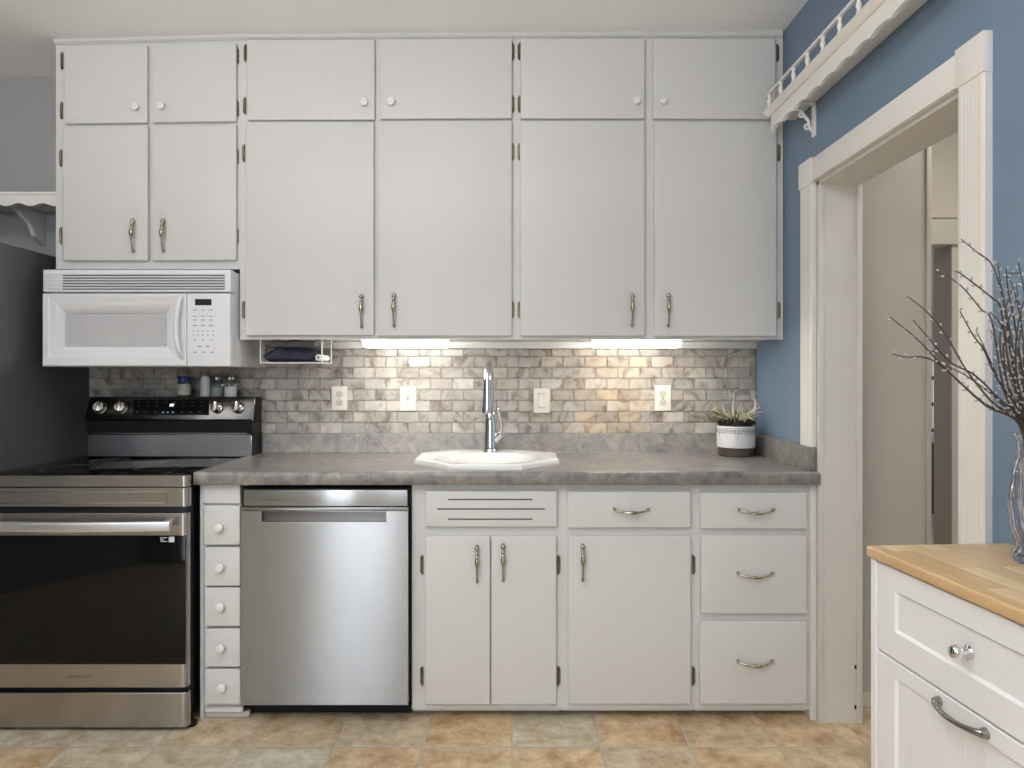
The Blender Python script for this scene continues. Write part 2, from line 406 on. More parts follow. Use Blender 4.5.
pts = [(U(924, zz) + i * .01, YD(6.0) + .012 * math.sin(i * 1.3)) for i in range(18)]
prism(b, pts + [(p[0], p[1] + .006) for p in pts[::-1]], 'z', V(352, 6.0), V(296, 6.0))
tag(obj('window_valance', b, M['curtain'], None, (U(930, 6.), YD(6.), V(352, 6.))), 'teal valance above the bright window in the far room', 'curtain')
t = thing('dark_sideboard', (U(931, 5.6), YD(5.6), 0), 'dark wooden sideboard below the bright window in the far room', 'sideboard')
b = nb(); box(b, U(922, 5.6), U(945, 5.6), YD(5.6), YD(5.95), .12, V(447, 5.6), .01); obj('body', b, M['wood_dark'], t)
b = nb(); box(b, U(921, 5.6), U(946, 5.6), YD(5.6) - .02, YD(5.97), V(447, 5.6), V(443, 5.6), .008); obj('top', b, M['wood_dark'], t)
for x in (U(923, 5.6), U(943, 5.6)):
    b = nb(); lathe(b, [(.018, 0), (.026, .12)], (x, YD(5.63), 0)); obj('leg', b, M['wood_dark'], t)

# ------------------------------------------------------------------ hardware shared by the cabinets
def knob_mesh(name, m, r=.0168):
    b = nb(); lathe(b, [(r * .62, 0), (r * .5, .004), (r * .55, .007), (r * .95, .010), (r, .014), (r * .9, .019), (r * .45, .0215), (0, .022)], seg=20, ax='y')
    me = finish(b, name); me.materials.append(m); return me
KNOB = knob_mesh('round_knob', M['knobw'])
def hinge_mesh(h=.066):
    b = nb(); w = .0075
    pts = [(-w * .5, -h * .5), (w * .3, -h * .5), (w, -h * .36), (w * .8, -h * .2), (w, 0), (w * .8, h * .2), (w, h * .36), (w * .3, h * .5), (-w * .5, h * .5)]
    prism(b, pts, 'y', 0, -.004, .0008, 1)
    tube(b, [(-w * .2, -.0055, z * h) for z in (-.53, -.5, -.45, .45, .5, .53)], [.0015, .0045, .0037, .0037, .0045, .0015], 10)
    me = finish(b, 'hinge'); me.materials.append(M['brass']); return me
HINGE = hinge_mesh()
def pull_mesh(L=.135, m=None, ornate=True):
    """a vertical spoon pull; z runs up, -y towards the room"""
    b = nb(); n = 36; pts = []; rad = []
    for i in range(n + 1):
        t = i / n; z = L * (t - .5)
        y = -.006 - .016 * math.sin(PI * min(1, max(0, t))) ** .7
        r = .0036 + .0052 * math.exp(-((t - .58) / .11) ** 2) + .0034 * math.exp(-((t - .78) / .025) ** 2) + .0056 * math.exp(-((t - .93) / .05) ** 2) + .0022 * math.exp(-((t - .04) / .03) ** 2) + .0022 * math.exp(-((t - .70) / .02) ** 2)
        pts.append((0, y, z)); rad.append(r)
    tube(b, pts, rad, 12)
    for z, w in ((L * .43, .0052), (-L * .46, .0042)):
        lathe(b, [(w * 1.3, 0), (w, .003), (w * .8, .012)], (0, 0, z), 12, 'y')
    for s in (-1, 1):       # leaf lobes on the head of the pull
        tube(b, [(s * .003, -.013, L * .36), (s * .0065, -.014, L * .42), (s * .004, -.010, L * .50)], [.0016, .0028, .001], 8)
    me = finish(b, 'pull'); me.materials.append(m or M['pewter']); return me
PULL = pull_mesh()
def bow_mesh(L=.128):
    b = nb(); n = 32; pts = []; rad = []
    for i in range(n + 1):
        t = i / n; x = L * (t - .5)
        pts.append((x, -.006 - .019 * math.sin(PI * t) ** .8, -.008 * math.sin(PI * t)))
        rad.append(.0030 + .0038 * math.exp(-((t - .5) / .16) ** 2) + .0022 * math.exp(-((t - .22) / .03) ** 2) + .0022 * math.exp(-((t - .78) / .03) ** 2))
    tube(b, pts, rad, 12)
    for s in (-1, 1):
        lathe(b, [(.007, 0), (.006, .004), (.004, .010), (.002, .012)], (s * L * .47, 0, .0), 12, 'y')
        tube(b, [(s * L * .47, -.004, 0), (s * L * .51, -.005, .004), (s * L * .525, -.004, .009)], [.003, .0028, .0012], 8)
    me = finish(b, 'bow_pull'); me.materials.append(M['pewter']); return me
BOW = bow_mesh()
def hcopy(px, py, Z, d, parent, flip):
    put('hinge', HINGE, (U(px, Z), YD(Z), V(py, Z)), parent, (0, PI, 0) if flip else None).scale = (1, 1, 1)
    if flip: parent.children[-1].rotation_euler = (0, 0, 0); parent.children[-1].scale = (-1, 1, 1)

ZUF, ZUD = 2.780, 2.761
def front(root, name, corners, Zf, th, m=None, bev=.005):
    """slab from four picture corners (tl, tr, br, bl) taken on the plane Zf"""
    b = nb(); prism(b, [(U(x, Zf), V(y, Zf)) for x, y in corners], 'y', YD(Zf), YD(Zf + th), bev, 3)
    return obj(name, b, m or M['paint'], root)
def R(x0, y0, x1, y1): return [(x0, y0), (x1, y0), (x1, y1), (x0, y1)]

# ------------------------------------------------------------------ wall cabinets
def wall_cabinet(label, x0, x1, ytl, ytr, yb, doors, sideX=None):
    xa, xb = U(x0, ZUF), U(x1, ZUF)
    t = thing('wall_cabinet', ((xa + xb) / 2, YD(ZUF) / 2, V(yb, ZUF)), label, 'cabinet', 'wall cabinets up to the ceiling')
    zb, zt = V(yb, ZUF), min(V(ytl, ZUF), V(ytr, ZUF))
    b = nb(); box(b, xa + .002, xb - .002, YD(ZUF) + .018, -.002, zb + .006, zt - .004); obj('carcass', b, M['paint'], t)
    b = nb(); prism(b, [(U(x, ZUF), V(y, ZUF)) for x, y in ((x0, ytl), (x1, ytr), (x1, yb), (x0, yb))], 'y', YD(ZUF), YD(ZUF) + .019)
    obj('face_frame', b, M['paint'], t)
    for d in doors:
        dr = front(t, 'door', d['c'], ZUD, .0185)
        for kx, ky in d.get('knob', ()): put('knob', KNOB, (U(kx, ZUD - .016), YD(ZUD), V(ky, ZUD - .016)), dr)
        for kx, ky in d.get('pull', ()): put('pull', PULL, (U(kx, ZUD - .018), YD(ZUD), V(ky, ZUD - .018)), dr)
        for hx, hy in d.get('hinge', ()):
            h = put('hinge', HINGE, (U(hx, ZUF), YD(ZUF), V(hy, ZUF)), dr)
            if d['side'] == 'l': h.scale = (-1, 1, 1)
    return t
A = [dict(c=[(64, 46), (147, 45), (147, 122.6), (64, 123.6)], side='l', knob=[(134, 106)], hinge=[(62.5, 61.5), (62, 111)]),
     dict(c=[(152, 44.5), (236, 43), (236, 121.2), (152, 122.4)], side='r', knob=[(160, 105)], hinge=[(237.5, 56.5), (237.5, 109)]),
     dict(c=[(62.5, 126), (147.5, 125), (147.5, 260.5), (62.5, 260.5)], side='l', pull=[(131.5, 235)], hinge=[(61.3, 158.5), (61.3, 236)]),
     dict(c=[(151.5, 125), (236, 124), (236, 260), (151.5, 260.5)], side='r', pull=[(161.8, 235)], hinge=[(237.3, 157), (237.3, 236)])]
wall_cabinet('short four-door white wall cabinet above the microwave', 56, 240, 40, 35.8, 269, A)
B = [dict(c=[(247, 39.5), (374.5, 39), (374.5, 119.6), (247, 120)], side='l', knob=[(363.5, 101.5)], hinge=[(245.6, 53.5), (245, 106)]),
     dict(c=[(380, 38.5), (512, 38), (512, 118.2), (380, 118.8)], side='r', knob=[(390.5, 101)], hinge=[(512.8, 52), (512.8, 104.5)]),
     dict(c=[(245.5, 121.5), (373.8, 121.5), (373.8, 335.5), (245.5, 335.5)], side='l', pull=[(361, 311)], hinge=[(244, 153.5), (243.8, 310)]),
     dict(c=[(377.5, 121), (512, 120.5), (512, 336), (377.5, 336)], side='r', pull=[(393.5, 310)], hinge=[(512.8, 152), (512.8, 310)])]
wall_cabinet('tall white wall cabinet between the microwave and the faucet', 240, 516, 35.8, 34.2, 339.5, B)
C = [dict(c=[(520.5, 38), (645, 38), (645, 118.5), (520.5, 118.5)], side='l', knob=[(637, 100)], hinge=[(519.3, 52), (519.3, 104.5)]),
     dict(c=[(653, 38), (776, 38.5), (776, 119), (653, 118.5)], side='r', knob=[(663.5, 100)], hinge=[(777.3, 53.5)]),
     dict(c=[(520, 120.5), (645, 121), (645, 336), (520, 336)], side='l', pull=[(632.5, 310)], hinge=[(519.2, 152), (519.2, 310)]),
     dict(c=[(654.5, 122), (777, 122), (777, 336.5), (654.5, 336.5)], side='r', pull=[(669, 310)], hinge=[(778.5, 153), (778.5, 310.5)])]
wall_cabinet('tall white wall cabinet in the corner by the blue wall', 516, 783, 34.2, 33.5, 339.5, C)
# thin moulding where the cabinets meet the ceiling
b = nb()
for (xa, ya, xb, yb) in ((53, 40.5, 240, 35.5), (240, 35.5, 516, 34), (516, 34, 783, 33.2)):
    za, zb = V(ya, 2.765), V(yb, 2.765)
    vs = []
    for x, z in ((U(xa, 2.765), za), (U(xb, 2.765), zb)):
        vs.append([b.verts.new((x, y, z + dz)) for y, dz in ((YD(2.785), -.014), (YD(2.772), -.012), (YD(2.764), -.004), (YD(2.764), .003), (YD(2.785), .03))])
    for k in range(5): b.faces.new((vs[0][k], vs[0][(k + 1) % 5], vs[1][(k + 1) % 5], vs[1][k]))
    b.faces.new(vs[0]); b.faces.new(vs[1][::-1])
struct('trim_7', b, M['paint'], 'thin white moulding between the wall cabinets and ceiling', 'molding')
# strip under the cabinets on the wall
zt0 = V(348.8, DB)
b = nb(); box(b, U(300, DB), XR, -.022, -.001, zt0, V(341, DB), .004); struct('trim_8', b, M['paint'], 'thin white strip along the top of the tile under the cabinets', 'molding')

# ------------------------------------------------------------------ tiled backsplash
P = .0499; ZT0 = V(356.5, DB)
bt = nb(); tint = []
tx0, tx1 = U(88, DB), XR - .003
lay = bt.loops.layers.color.new('tint')
r = -1
def one_tile(x0, x1, z0, z1, warm):
    if x1 - x0 < .006: return
    g = .0009; n0 = len(bt.faces)
    x0 += g; x1 -= g; z0 += g; z1 -= g
    y0, y1, c = -.002, -.0085, .0025
    A = [bt.verts.new(p) for p in ((x0, y0, z0), (x1, y0, z0), (x1, y0, z1), (x0, y0, z1))]
    B = [bt.verts.new(p) for p in ((x0, y1 + c, z0), (x1, y1 + c, z0), (x1, y1 + c, z1), (x0, y1 + c, z1))]
    Cc = [bt.verts.new(p) for p in ((x0 + c, y1, z0 + c), (x1 - c, y1, z0 + c), (x1 - c, y1, z1 - c), (x0 + c, y1, z1 - c))]
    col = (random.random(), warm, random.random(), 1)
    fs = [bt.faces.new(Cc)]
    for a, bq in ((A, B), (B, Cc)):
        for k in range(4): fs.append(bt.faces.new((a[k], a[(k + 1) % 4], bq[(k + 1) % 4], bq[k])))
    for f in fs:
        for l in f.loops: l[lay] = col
for row in range(-1, 9):
    z1 = ZT0 - row * P; z0 = z1 - P
    if row == -1: z1 = zt0 - .0005
    off = U(474.5, DB) + (0 if row % 2 == 0 else -.0499)
    k0 = math.floor((tx0 - off) / .0998)
    for k in range(k0, k0 + 34):
        a, c = off + k * .0998, off + (k + 1) * .0998
        a, c = max(a, tx0), min(c, tx1)
        if a >= c: continue
        pxm = CX + (a + c) / 2 / DB * F
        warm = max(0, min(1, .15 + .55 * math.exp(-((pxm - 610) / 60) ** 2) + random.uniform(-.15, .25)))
        one_tile(a, c, z0, z1, warm)
tb = thing('tile_backsplash', ((tx0 + tx1) / 2, 0, .95), 'backsplash of small grey and tan brick tiles above the countertop', 'backsplash')
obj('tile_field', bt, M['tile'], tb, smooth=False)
b = nb(); box(b, tx0, tx1, -.0045, -.0005, ZT0 - 9 * P, zt0); obj('grout', b, M['grout'], tb)

# ------------------------------------------------------------------ outlets and switches on the tile
def plate(name, px0, px1, py0, py1, label, kind):
    Zp = DB - .012
    x0, x1, z0, z1 = U(px0, Zp), U(px1, Zp), V(py1, Zp), V(py0, Zp); cx, cz = (x0 + x1) / 2, (z0 + z1) / 2
    t = thing(name, (cx, -.0085, z0), label, 'outlet' if kind == 'outlet' else 'light switch', 'electrical plates on the tile')
    b = nb(); box(b, x0, x1, -.0145, -.0085, z0, z1, .0035, 3); obj('cover_plate', b, M['plate'], t)
    if kind == 'outlet':
        for s in (-1, 1):
            b = nb(); q = cz + s * .0195
            pts = [(cx + .017 * math.cos(a) * (1 if abs(math.cos(a)) < .85 else .85 / abs(math.cos(a))), q + .0145 * math.sin(a)) for a in [2 * PI * i / 24 for i in range(24)]]
            prism(b, pts, 'y', -.0145, -.0165, .0005, 1); rc = obj('receptacle', b, M['plate2'], t)
            b = nb()
            box(b, cx - .0075, cx - .0052, -.0168, -.0160, q - .003, q + .006); box(b, cx + .0052, cx + .0075, -.0168, -.0160, q - .002, q + .005)
            lathe(b, [(.0024, 0), (.0024, .0008)], (cx, -.0160, q - .0075), 10, 'y'); obj('slot', b, M['slot'], rc)
        b = nb(); lathe(b, [(.003, 0), (.0028, .0012), (0, .0014)], (cx, -.0145, cz), 12, 'y', cap=False); obj('screw', b, M['satin'], t)
    elif kind == 'toggle':
        b = nb(); box(b, cx - .006, cx + .006, -.0152, -.0143, cz - .0125, cz + .0125, .0005, 1); obj('toggle_slot', b, M['plate'], t)
        b = nb(); prism(b, [(-.0148, cz - .006), (-.024, cz + .005), (-.026, cz + .010), (-.022, cz + .0115), (-.0148, cz + .005)], 'x', cx - .0042, cx + .0042, .001, 1); obj('toggle', b, M['plate'], t)
        for s in (-1, 1):
            b = nb(); lathe(b, [(.003, 0), (.0028, .0012), (0, .0014)], (cx, -.0145, cz + s * .030), 12, 'y', cap=False); obj('screw', b, M['satin'], t)
    else:
        b = nb(); prism(b, [(-.0143, cz - .033), (-.0190, cz - .032), (-.0160, cz), (-.0175, cz + .032), (-.0143, cz + .033)], 'x', cx - .0165, cx + .0165, .0008, 1); obj('rocker', b, M['plate'], t)
plate('power_outlet', 331.5, 347.5, 386, 410.5, 'ivory duplex outlet beside the wire rack, left of the faucet', 'outlet')
plate('toggle_switch', 400, 416, 386, 411, 'ivory toggle light switch under the left-hand lit light bar', 'toggle')
plate('rocker_switch', 533.5, 550, 388, 413, 'ivory wide rocker switch just right of the faucet', 'rocker')
plate('power_outlet', 654.5, 671, 385, 411, 'ivory duplex outlet between the faucet and the potted plant', 'outlet')

# ------------------------------------------------------------------ under-cabinet lights
def light_bar(px0, px1, label):
    Zl = 2.825; zt = V(339.5, ZUF) + .0075; x0, x1 = U(px0 + 2, Zl), U(px1 - 2, Zl)
    t = thing('light_bar', ((x0 + x1) / 2, YD(Zl), zt), label, 'light', 'lights under the wall cabinets')
    b = nb(); box(b, x0 - .006, x1 + .006, YD(Zl) - .012, YD(Zl) + .075, zt - .011, zt, .003); obj('housing', b, M['mw'], t)
    b = nb(); prism(b, [(YD(Zl) - .008, zt - .010), (YD(Zl) - .006, zt - .030), (YD(Zl) + .004, zt - .036), (YD(Zl) + .060, zt - .036), (YD(Zl) + .07, zt - .030), (YD(Zl) + .07, zt - .010)], 'x', x0, x1, .002, 2)
    obj('diffuser', b, M['led'], t)
light_bar(361, 449, 'lit light bar under the cabinet left of the faucet')
light_bar(592, 683, 'lit light bar under the cabinet right of the faucet')

# ------------------------------------------------------------------ countertop
ZCT = .905; TH = .046; Zc = 2.449
xl, xr = -1.143, XR + .001
t = thing('countertop', ((xl + xr) / 2, -.3, ZCT - TH), 'grey stone-look laminate countertop with raised back edge', 'countertop')
SX = -.100
OCT = [(-.236, 2.505), (.036, 2.505), (.186, 2.690), (.186, 2.915), (.036, 3.040), (-.236, 3.040), (-.386, 2.915), (-.386, 2.690)]
OCT = [(x, YD(z)) for x, z in OCT]; SC = (-.100, YD(2.775))
b = nb()
outer = [b.verts.new((x, y, ZCT)) for x, y in ((xl, YD(Zc) + .02), (xr, YD(Zc) + .02), (xr, -.001), (xl, -.001))]
inner = [b.verts.new((SC[0] + (x - SC[0]) * .93, SC[1] + (y - SC[1]) * .93, ZCT)) for x, y in OCT]
es = [b.edges.new((lp[i], lp[(i + 1) % len(lp)])) for lp in (outer, inner) for i in range(len(lp))]
bmesh.ops.triangle_fill(b, edges=es, use_beauty=True)
bmesh.ops.delete(b, geom=[f for f in b.faces if all(v in inner for v in f.verts)], context='FACES_ONLY')
ex = bmesh.ops.extrude_face_region(b, geom=list(b.faces))
bmesh.ops.translate(b, verts=[v for v in ex['geom'] if isinstance(v, bmesh.types.BMVert)], vec=(0, 0, -TH))
y0 = YD(Zc)
nose = [(y0 + .0205, ZCT - TH), (y0 + .003, ZCT - TH), (y0, ZCT - TH + .004), (y0, ZCT - .012), (y0 + .002, ZCT - .005), (y0 + .006, ZCT - .001), (y0 + .012, ZCT + .0015), (y0 + .0205, ZCT)]
prism(b, nose, 'x', xl, xr)
obj('slab', b, M['laminate'], t)
zs = V(434, DB - .02)
b = nb()
prof = [(-.0085, ZCT), (-.0085, zs), (-.012, zs + .003), (-.019, zs + .003), (-.024, zs), (-.026, zs - .006), (-.026, ZCT + .012), (-.030, ZCT + .004), (-.040, ZCT)]
prism(b, prof, 'x', U(264, DB - .02), xr); obj('back_lip', b, M['laminate'], t)
b = nb()
prism(b, [(XR, ZCT), (XR, zs), (XR - .003, zs + .003), (XR - .022, zs + .003), (XR - .028, zs - .003), (XR - .028, ZCT)], 'y', YD(2.477), -.026, .002, 2)
obj('side_lip', b, M['laminate'], t)

# ------------------------------------------------------------------ sink
t = thing('kitchen_sink', (SC[0], SC[1], ZCT - .16), 'white eight-sided drop-in porcelain sink in the countertop', 'sink')
def octring(s, z, mix=0.0, n=8, rx=.215, ry=.185):
    out = []
    for i in range(8):
        a, c = Vector(OCT[i]), Vector(OCT[(i + 1) % 8])
        for k in range(n):
            p = a.lerp(c, k / n) - Vector(SC); ang = math.atan2(p.y, p.x)
            e = Vector((math.cos(ang) * rx, math.sin(ang) * ry - .022))
            q = (p * s).lerp(e * s, mix); out.append((SC[0] + q.x, SC[1] + q.y, z))
    return out
b = nb(); rings = [octring(1, ZCT), octring(1, ZCT + .012), octring(.985, ZCT + .019), octring(.955, ZCT + .021), octring(.90, ZCT + .018, .3), octring(.985, ZCT + .016, 1), octring(.95, ZCT + .008, 1), octring(.90, ZCT - .03, 1), octring(.82, ZCT - .11, 1), octring(.66, ZCT - .148, 1), octring(.12, ZCT - .155, 1)]
vr = [[b.verts.new(p) for p in rg] for rg in rings]
for p, q in zip(vr, vr[1:]):
    for k in range(64): b.faces.new((p[k], p[(k + 1) % 64], q[(k + 1) % 64], q[k]))
b.faces.new(vr[-1]); obj('basin', b, M['porc'], t)
b = nb(); lathe(b, [(.028, 0), (.030, .003), (.026, .004), (.010, .002), (0, .002)], (SC[0], SC[1] - .035, ZCT - .1555), 24, cap=False); obj('drain', b, M['chrome'], t)

# ------------------------------------------------------------------ faucet
Zf = 2.985; fx = U(490.5, Zf); fy = YD(Zf); fz = ZCT + .017
t = thing('faucet', (fx, fy, fz), 'tall chrome pull-down faucet behind the white sink', 'faucet')
b = nb(); lathe(b, [(.033, 0), (.033, .005), (.030, .009), (.029, .012), (.028, .06), (.026, .12), (.024, .165), (.019, .175)], (fx, fy, fz), 28); obj('body', b, M['chrome'], t)
zpk = V(366.5, 2.9) + .022
path = spline([(fx, fy, fz + .16), (fx - .001, fy, zpk - .085), (fx - .003, fy - .012, zpk - .03), (fx - .005, fy - .07, zpk - .013), (fx - .007, fy - .13, zpk - .035), (fx - .008, fy - .155, zpk - .085)], 8)
b = nb(); tube(b, path, .0165, 18); obj('spout', b, M['chrome'], t)
ex_, ey_, ez_ = path[-1]; ze = V(413.5, 2.80)
b = nb(); lathe(b, [(.017, ez_ - ze + .01), (.0185, (ez_ - ze) * .8), (.0195, (ez_ - ze) * .5), (.024, .030), (.0262, .006), (.0245, 0), (0, .002)], (ex_, ey_, ze), 24, cap=False); obj('spray_head', b, M['chrome'], t)
b = nb()
hub = (fx + .024, fy - .004, fz + .058)
tube(b, [(fx + .01, fy - .002, hub[2] - .02), hub, (hub[0] + .022, hub[1] - .01, hub[2] + .022)], [.016, .019, .016], 16)
tube(b, spline([(hub[0] + .014, hub[1] - .008, hub[2] + .018), (hub[0] + .024, hub[1] - .018, hub[2] + .055), (hub[0] + .018, hub[1] - .026, hub[2] + .095), (hub[0] + .006, hub[1] - .032, hub[2] + .135)], 6), [.0095, .009, .008, .0075, .007, .0065, .006, .0055, .0055, .0055, .0055, .0058, .006, .0062, .0064, .0064, .0062, .005, .003], 14)
obj('lever', b, M['chrome'], t)

# ------------------------------------------------------------------ base cabinets
ZBF, ZBD = 2.490, 2.471
def base_cabinet(label, x0, x1, ytop, fronts, toe=True):
    xa, xb = U(x0, ZBF), U(x1, ZBF); zt = ZCT - TH - .001; zb = V(709.2, ZBF)
    t = thing('base_cabinet', ((xa + xb) / 2, YD(ZBF) / 2, 0), label, 'cabinet', 'base cabinets under the countertop')
    b = nb(); box(b, xa + .002, xb - .002, YD(ZBF) + .018, -.03, zb, zt); obj('carcass', b, M['paint'], t)
    b = nb(); box(b, xa, xb, YD(ZBF), YD(ZBF) + .019, zb, zt); obj('face_frame', b, M['paint'], t)
    b = nb(); box(b, xa + .001, xb - .003, YD(2.515), YD(2.54), 0.018, zb); box(b, xa + .001, xb - .003, YD(2.56), YD(2.58), 0, zb)
    obj('toe_kick', b, M['paint'], t)
    for d in fronts:
        nm = d.get('n', 'door')
        dr = front(t, nm, d['c'], ZBD, .0185)
        for kx, ky in d.get('pull', ()): put('pull', PULL, (U(kx, ZBD - .018), YD(ZBD), V(ky, ZBD - .018)), dr)
        for kx, ky in d.get('bow', ()): put('pull', BOW, (U(kx + 1.2, ZBD - .012), YD(ZBD), V(ky - 1, ZBD - .018)), dr)
        for hx, hy in d.get('hinge', ()):
            h = put('hinge', HINGE, (U(hx, ZBF), YD(ZBF), V(hy, ZBF)), dr)
            if d['side'] == 'l': h.scale = (-1, 1, 1)
        for sx0, sx1, sy in d.get('slots', ()):
            b = nb(); box(b, U(sx0, ZBD), U(sx1, ZBD), YD(ZBD) - .0006, YD(ZBD) + .006, V(sy + .75, ZBD), V(sy - .75, ZBD), .0002, 1); obj('vent_slot', b, M['slot'], dr)
    return t
base_cabinet('white sink cabinet with a slotted panel and two narrow doors', 412, 562, 487,
    [dict(n='slotted_panel', c=R(425, 491, 557, 527), slots=[(448, 532.5, 499.5), (437, 545, 509), (448, 532.5, 519.2)]),
     dict(c=R(425, 536.5, 490, 705), side='l', pull=[(477, 565)], hinge=[(422, 564.5), (422, 675.5)]),
     dict(c=R(491.3, 536.5, 556.5, 705), side='r', pull=[(503, 563.5)], hinge=[(558.5, 564.5), (558.5, 675.5)])])
base_cabinet('white base cabinet with one wide door below one drawer', 562, 696, 487,
    [dict(n='drawer', c=R(567.5, 491.5, 691, 528), bow=[(631, 511.5)]),
     dict(c=R(568, 536.5, 691, 704.5), side='r', pull=[(583, 563.5)], hinge=[(693.2, 564.5), (693.2, 675.5)])])
base_cabinet('white three-drawer base cabinet beside the doorway', 696, 816, 487,
    [dict(n='drawer', c=R(700.5, 492.5, 807.5, 529), bow=[(756, 512)]),
     dict(n='drawer', c=R(701, 535.5, 807.5, 614), bow=[(755, 576)]),
     dict(n='drawer', c=R(700, 621.5, 807.5, 704.5), bow=[(755, 664.5)])])

# narrow drawer stack by the range
xa, xb = U(200.5, ZBF), U(241.5, ZBF)
t = thing('drawer_stack', ((xa + xb) / 2, YD(ZBF) / 2, 0), 'narrow white stack of five little drawers between range and dishwasher', 'cabinet', 'base cabinets under the countertop')
zt = ZCT - TH - .001
b = nb(); box(b, xa + .002, xb - .003, YD(ZBF) + .018, -.03, .05, zt); obj('carcass', b, M['paint'], t)
b = nb(); box(b, xa, xb, YD(ZBF), YD(ZBF) + .019, V(709, ZBF), zt, .0015, 1); box(b, xa, U(204.5, ZBF), YD(ZBF) - .006, YD(ZBF) + .02, 0, zt, .002, 1)
box(b, U(204.5, ZBF), U(241.5, ZBF), YD(ZBF) - .012, YD(ZBF) + .001, V(503, ZBF), zt, .002, 1); obj('face_frame', b, M['paint'], t)
b = nb(); box(b, U(205.5, 2.5), U(249, 2.5), YD(2.50), YD(2.52), 0.002, V(711.5, 2.5), .002, 1); box(b, U(206, ZBF), U(244, ZBF), YD(2.478), YD(2.492), V(711, ZBF), V(705.5, ZBF), .002, 1); obj('toe_kick', b, M['paint'], t)
for k, (ya, yb, kx, ky) in enumerate(((506, 545, 217.5, 528), (547.5, 586, 218.3, 568), (588, 626.5, 218.5, 608), (629, 667, 219, 649), (669.5, 704.5, 220, 689))):
    d = front(t, 'drawer', R(203.8 + k * .3, ya, 240 + k * .1, yb), 2.462, .028, bev=.004)
    put('knob', KNOB, (U(kx + .6, 2.444), YD(2.462), V(ky, 2.444)), d)

# ------------------------------------------------------------------ dishwasher
Zd = 2.445
t = thing('dishwasher', (U(325, Zd), YD(Zd) / 2, 0), 'stainless steel dishwasher under the countertop', 'dishwasher')
b = nb(); box(b, U(243, 2.49), U(411.6, 2.49), YD(2.482), -.06, .12, V(487.5, 2.49)); obj('tub', b, M['black'], t)
b = nb(); x0, x1 = U(241, Zd), U(408, Zd); zl, zh = V(705, Zd), V(507.5, Zd)
hx0, hx1, hz0, hz1 = U(261, Zd), U(387, Zd), V(522.5, Zd), V(511.5, Zd)
for q in ((x0, hx0, zl, zh), (hx1, x1, zl, zh), (hx0, hx1, zl, hz0), (hx0, hx1, hz1, zh)):
    box(b, q[0], q[1], YD(Zd), YD(Zd) + .032, q[2], q[3])
bmesh.ops.remove_doubles(b, verts=b.verts, dist=1e-5)
dd = obj('door', b, M['steel'], t)
b = nb(); prism(b, [(YD(Zd) - .004, hz1 + .012), (YD(Zd) - .004, hz1 + .003), (YD(Zd) + .004, hz1), (YD(Zd) + .014, hz1), (YD(Zd) + .014, hz1 + .012)], 'x', x0 + .002, x1 - .001, .001, 1); obj('handle', b, M['steel'], dd)
b = nb(); box(b, hx0, hx1, YD(Zd) + .020, YD(Zd) + .030, hz0, hz1); obj('recess_plate', b, M['slate'], dd)
b = nb(); box(b, hx0 - .002, hx0 + .002, YD(Zd) - .001, YD(Zd) + .02, hz0, hz1); box(b, hx1 - .002, hx1 + .002, YD(Zd) - .001, YD(Zd) + .02, hz0, hz1); box(b, hx0, hx1, YD(Zd) - .001, YD(Zd) + .02, hz0 - .002, hz0 + .002); obj('handle_recess', b, M['steel_dark'], dd)
b = nb(); box(b, U(243, Zd), U(407, Zd), YD(Zd) + .006, YD(Zd) + .032, V(506.5, Zd), V(490.3, Zd), .002, 2); cp = obj('control_strip', b, M['steel'], t)
text('logo', 'SAMSUNG', .0135, (U(270, Zd), YD(Zd) + .0055, V(500.3, Zd)), M['slot'], cp).scale = (1.25, .62, 1)
b = nb(); box(b, U(250, 2.52), U(411, 2.52), YD(2.53), YD(2.55), 0.004, V(704, 2.53)); obj('toe_panel', b, M['black'], t)

# ------------------------------------------------------------------ range
Zr = 2.40; rx0, rx1 = -1.878, U(188, Zr); yr = YD(Zr)
ZCK = V(475.5, Zr)
t = thing('electric_range', ((rx0 + rx1) / 2, yr / 2, 0), 'stainless steel electric range with black glass cooktop and oven door', 'stove')
b = nb(); box(b, rx0 + .003, rx1 - .013, yr + .022, -.02, .03, ZCK - .016, .004); obj('body', b, M['black'], t)
b = nb(); box(b, rx0, rx1 - .013, yr + .006, YD(3.0), ZCK - .014, ZCK, .003)
ck = obj('cooktop', b, M['glassblk'], t)
b = nb()
for cx_, cy_, r_ in ((rx0 + .2, yr + .2, .11), (rx1 - .2, yr + .2, .09), (rx0 + .2, yr + .45, .075), (rx1 - .2, yr + .45, .105)):
    for rr in (r_, r_ - .012):
        lathe(b, [(rr, 0), (rr, .0003), (rr - .0015, .0003), (rr - .0015, 0)], (cx_, cy_, ZCK), 48, cap=False)
obj('burner_ring', b, M['ringgrey'], ck)
def rounded_front(name, ya, yb, m, proud=0.0, rr=.018, xin=0.0):
    """front panel whose right and left vertical edges are rounded in plan"""
    b = nb(); a, c = rx0 + xin, rx1 - xin; y = yr - proud
    pts = [(a, y + .026), (a, y + rr)] + [(a + rr - rr * math.cos(q), y + rr - rr * math.sin(q)) for q in (PI / 8, PI / 4, 3 * PI / 8)] + [(a + rr, y), (c - rr, y)] + [(c - rr + rr * math.sin(q), y + rr - rr * math.cos(q)) for q in (PI / 8, PI / 4, 3 * PI / 8)] + [(c, y + rr), (c, y + .026)]
    prism(b, pts, 'z', V(yb, Zr), V(ya, Zr), .0015, 1)
    return obj(name, b, m, t)
rounded_front('cooktop_trim', 475.8, 487, M['steel_dark'])
fp = rounded_front('front_panel', 488, 507, M['steel_dark'])
b = nb(); x0, x1, z0, z1 = U(-22, Zr), U(167.5, Zr), V(503.5, Zr), V(491.5, Zr)
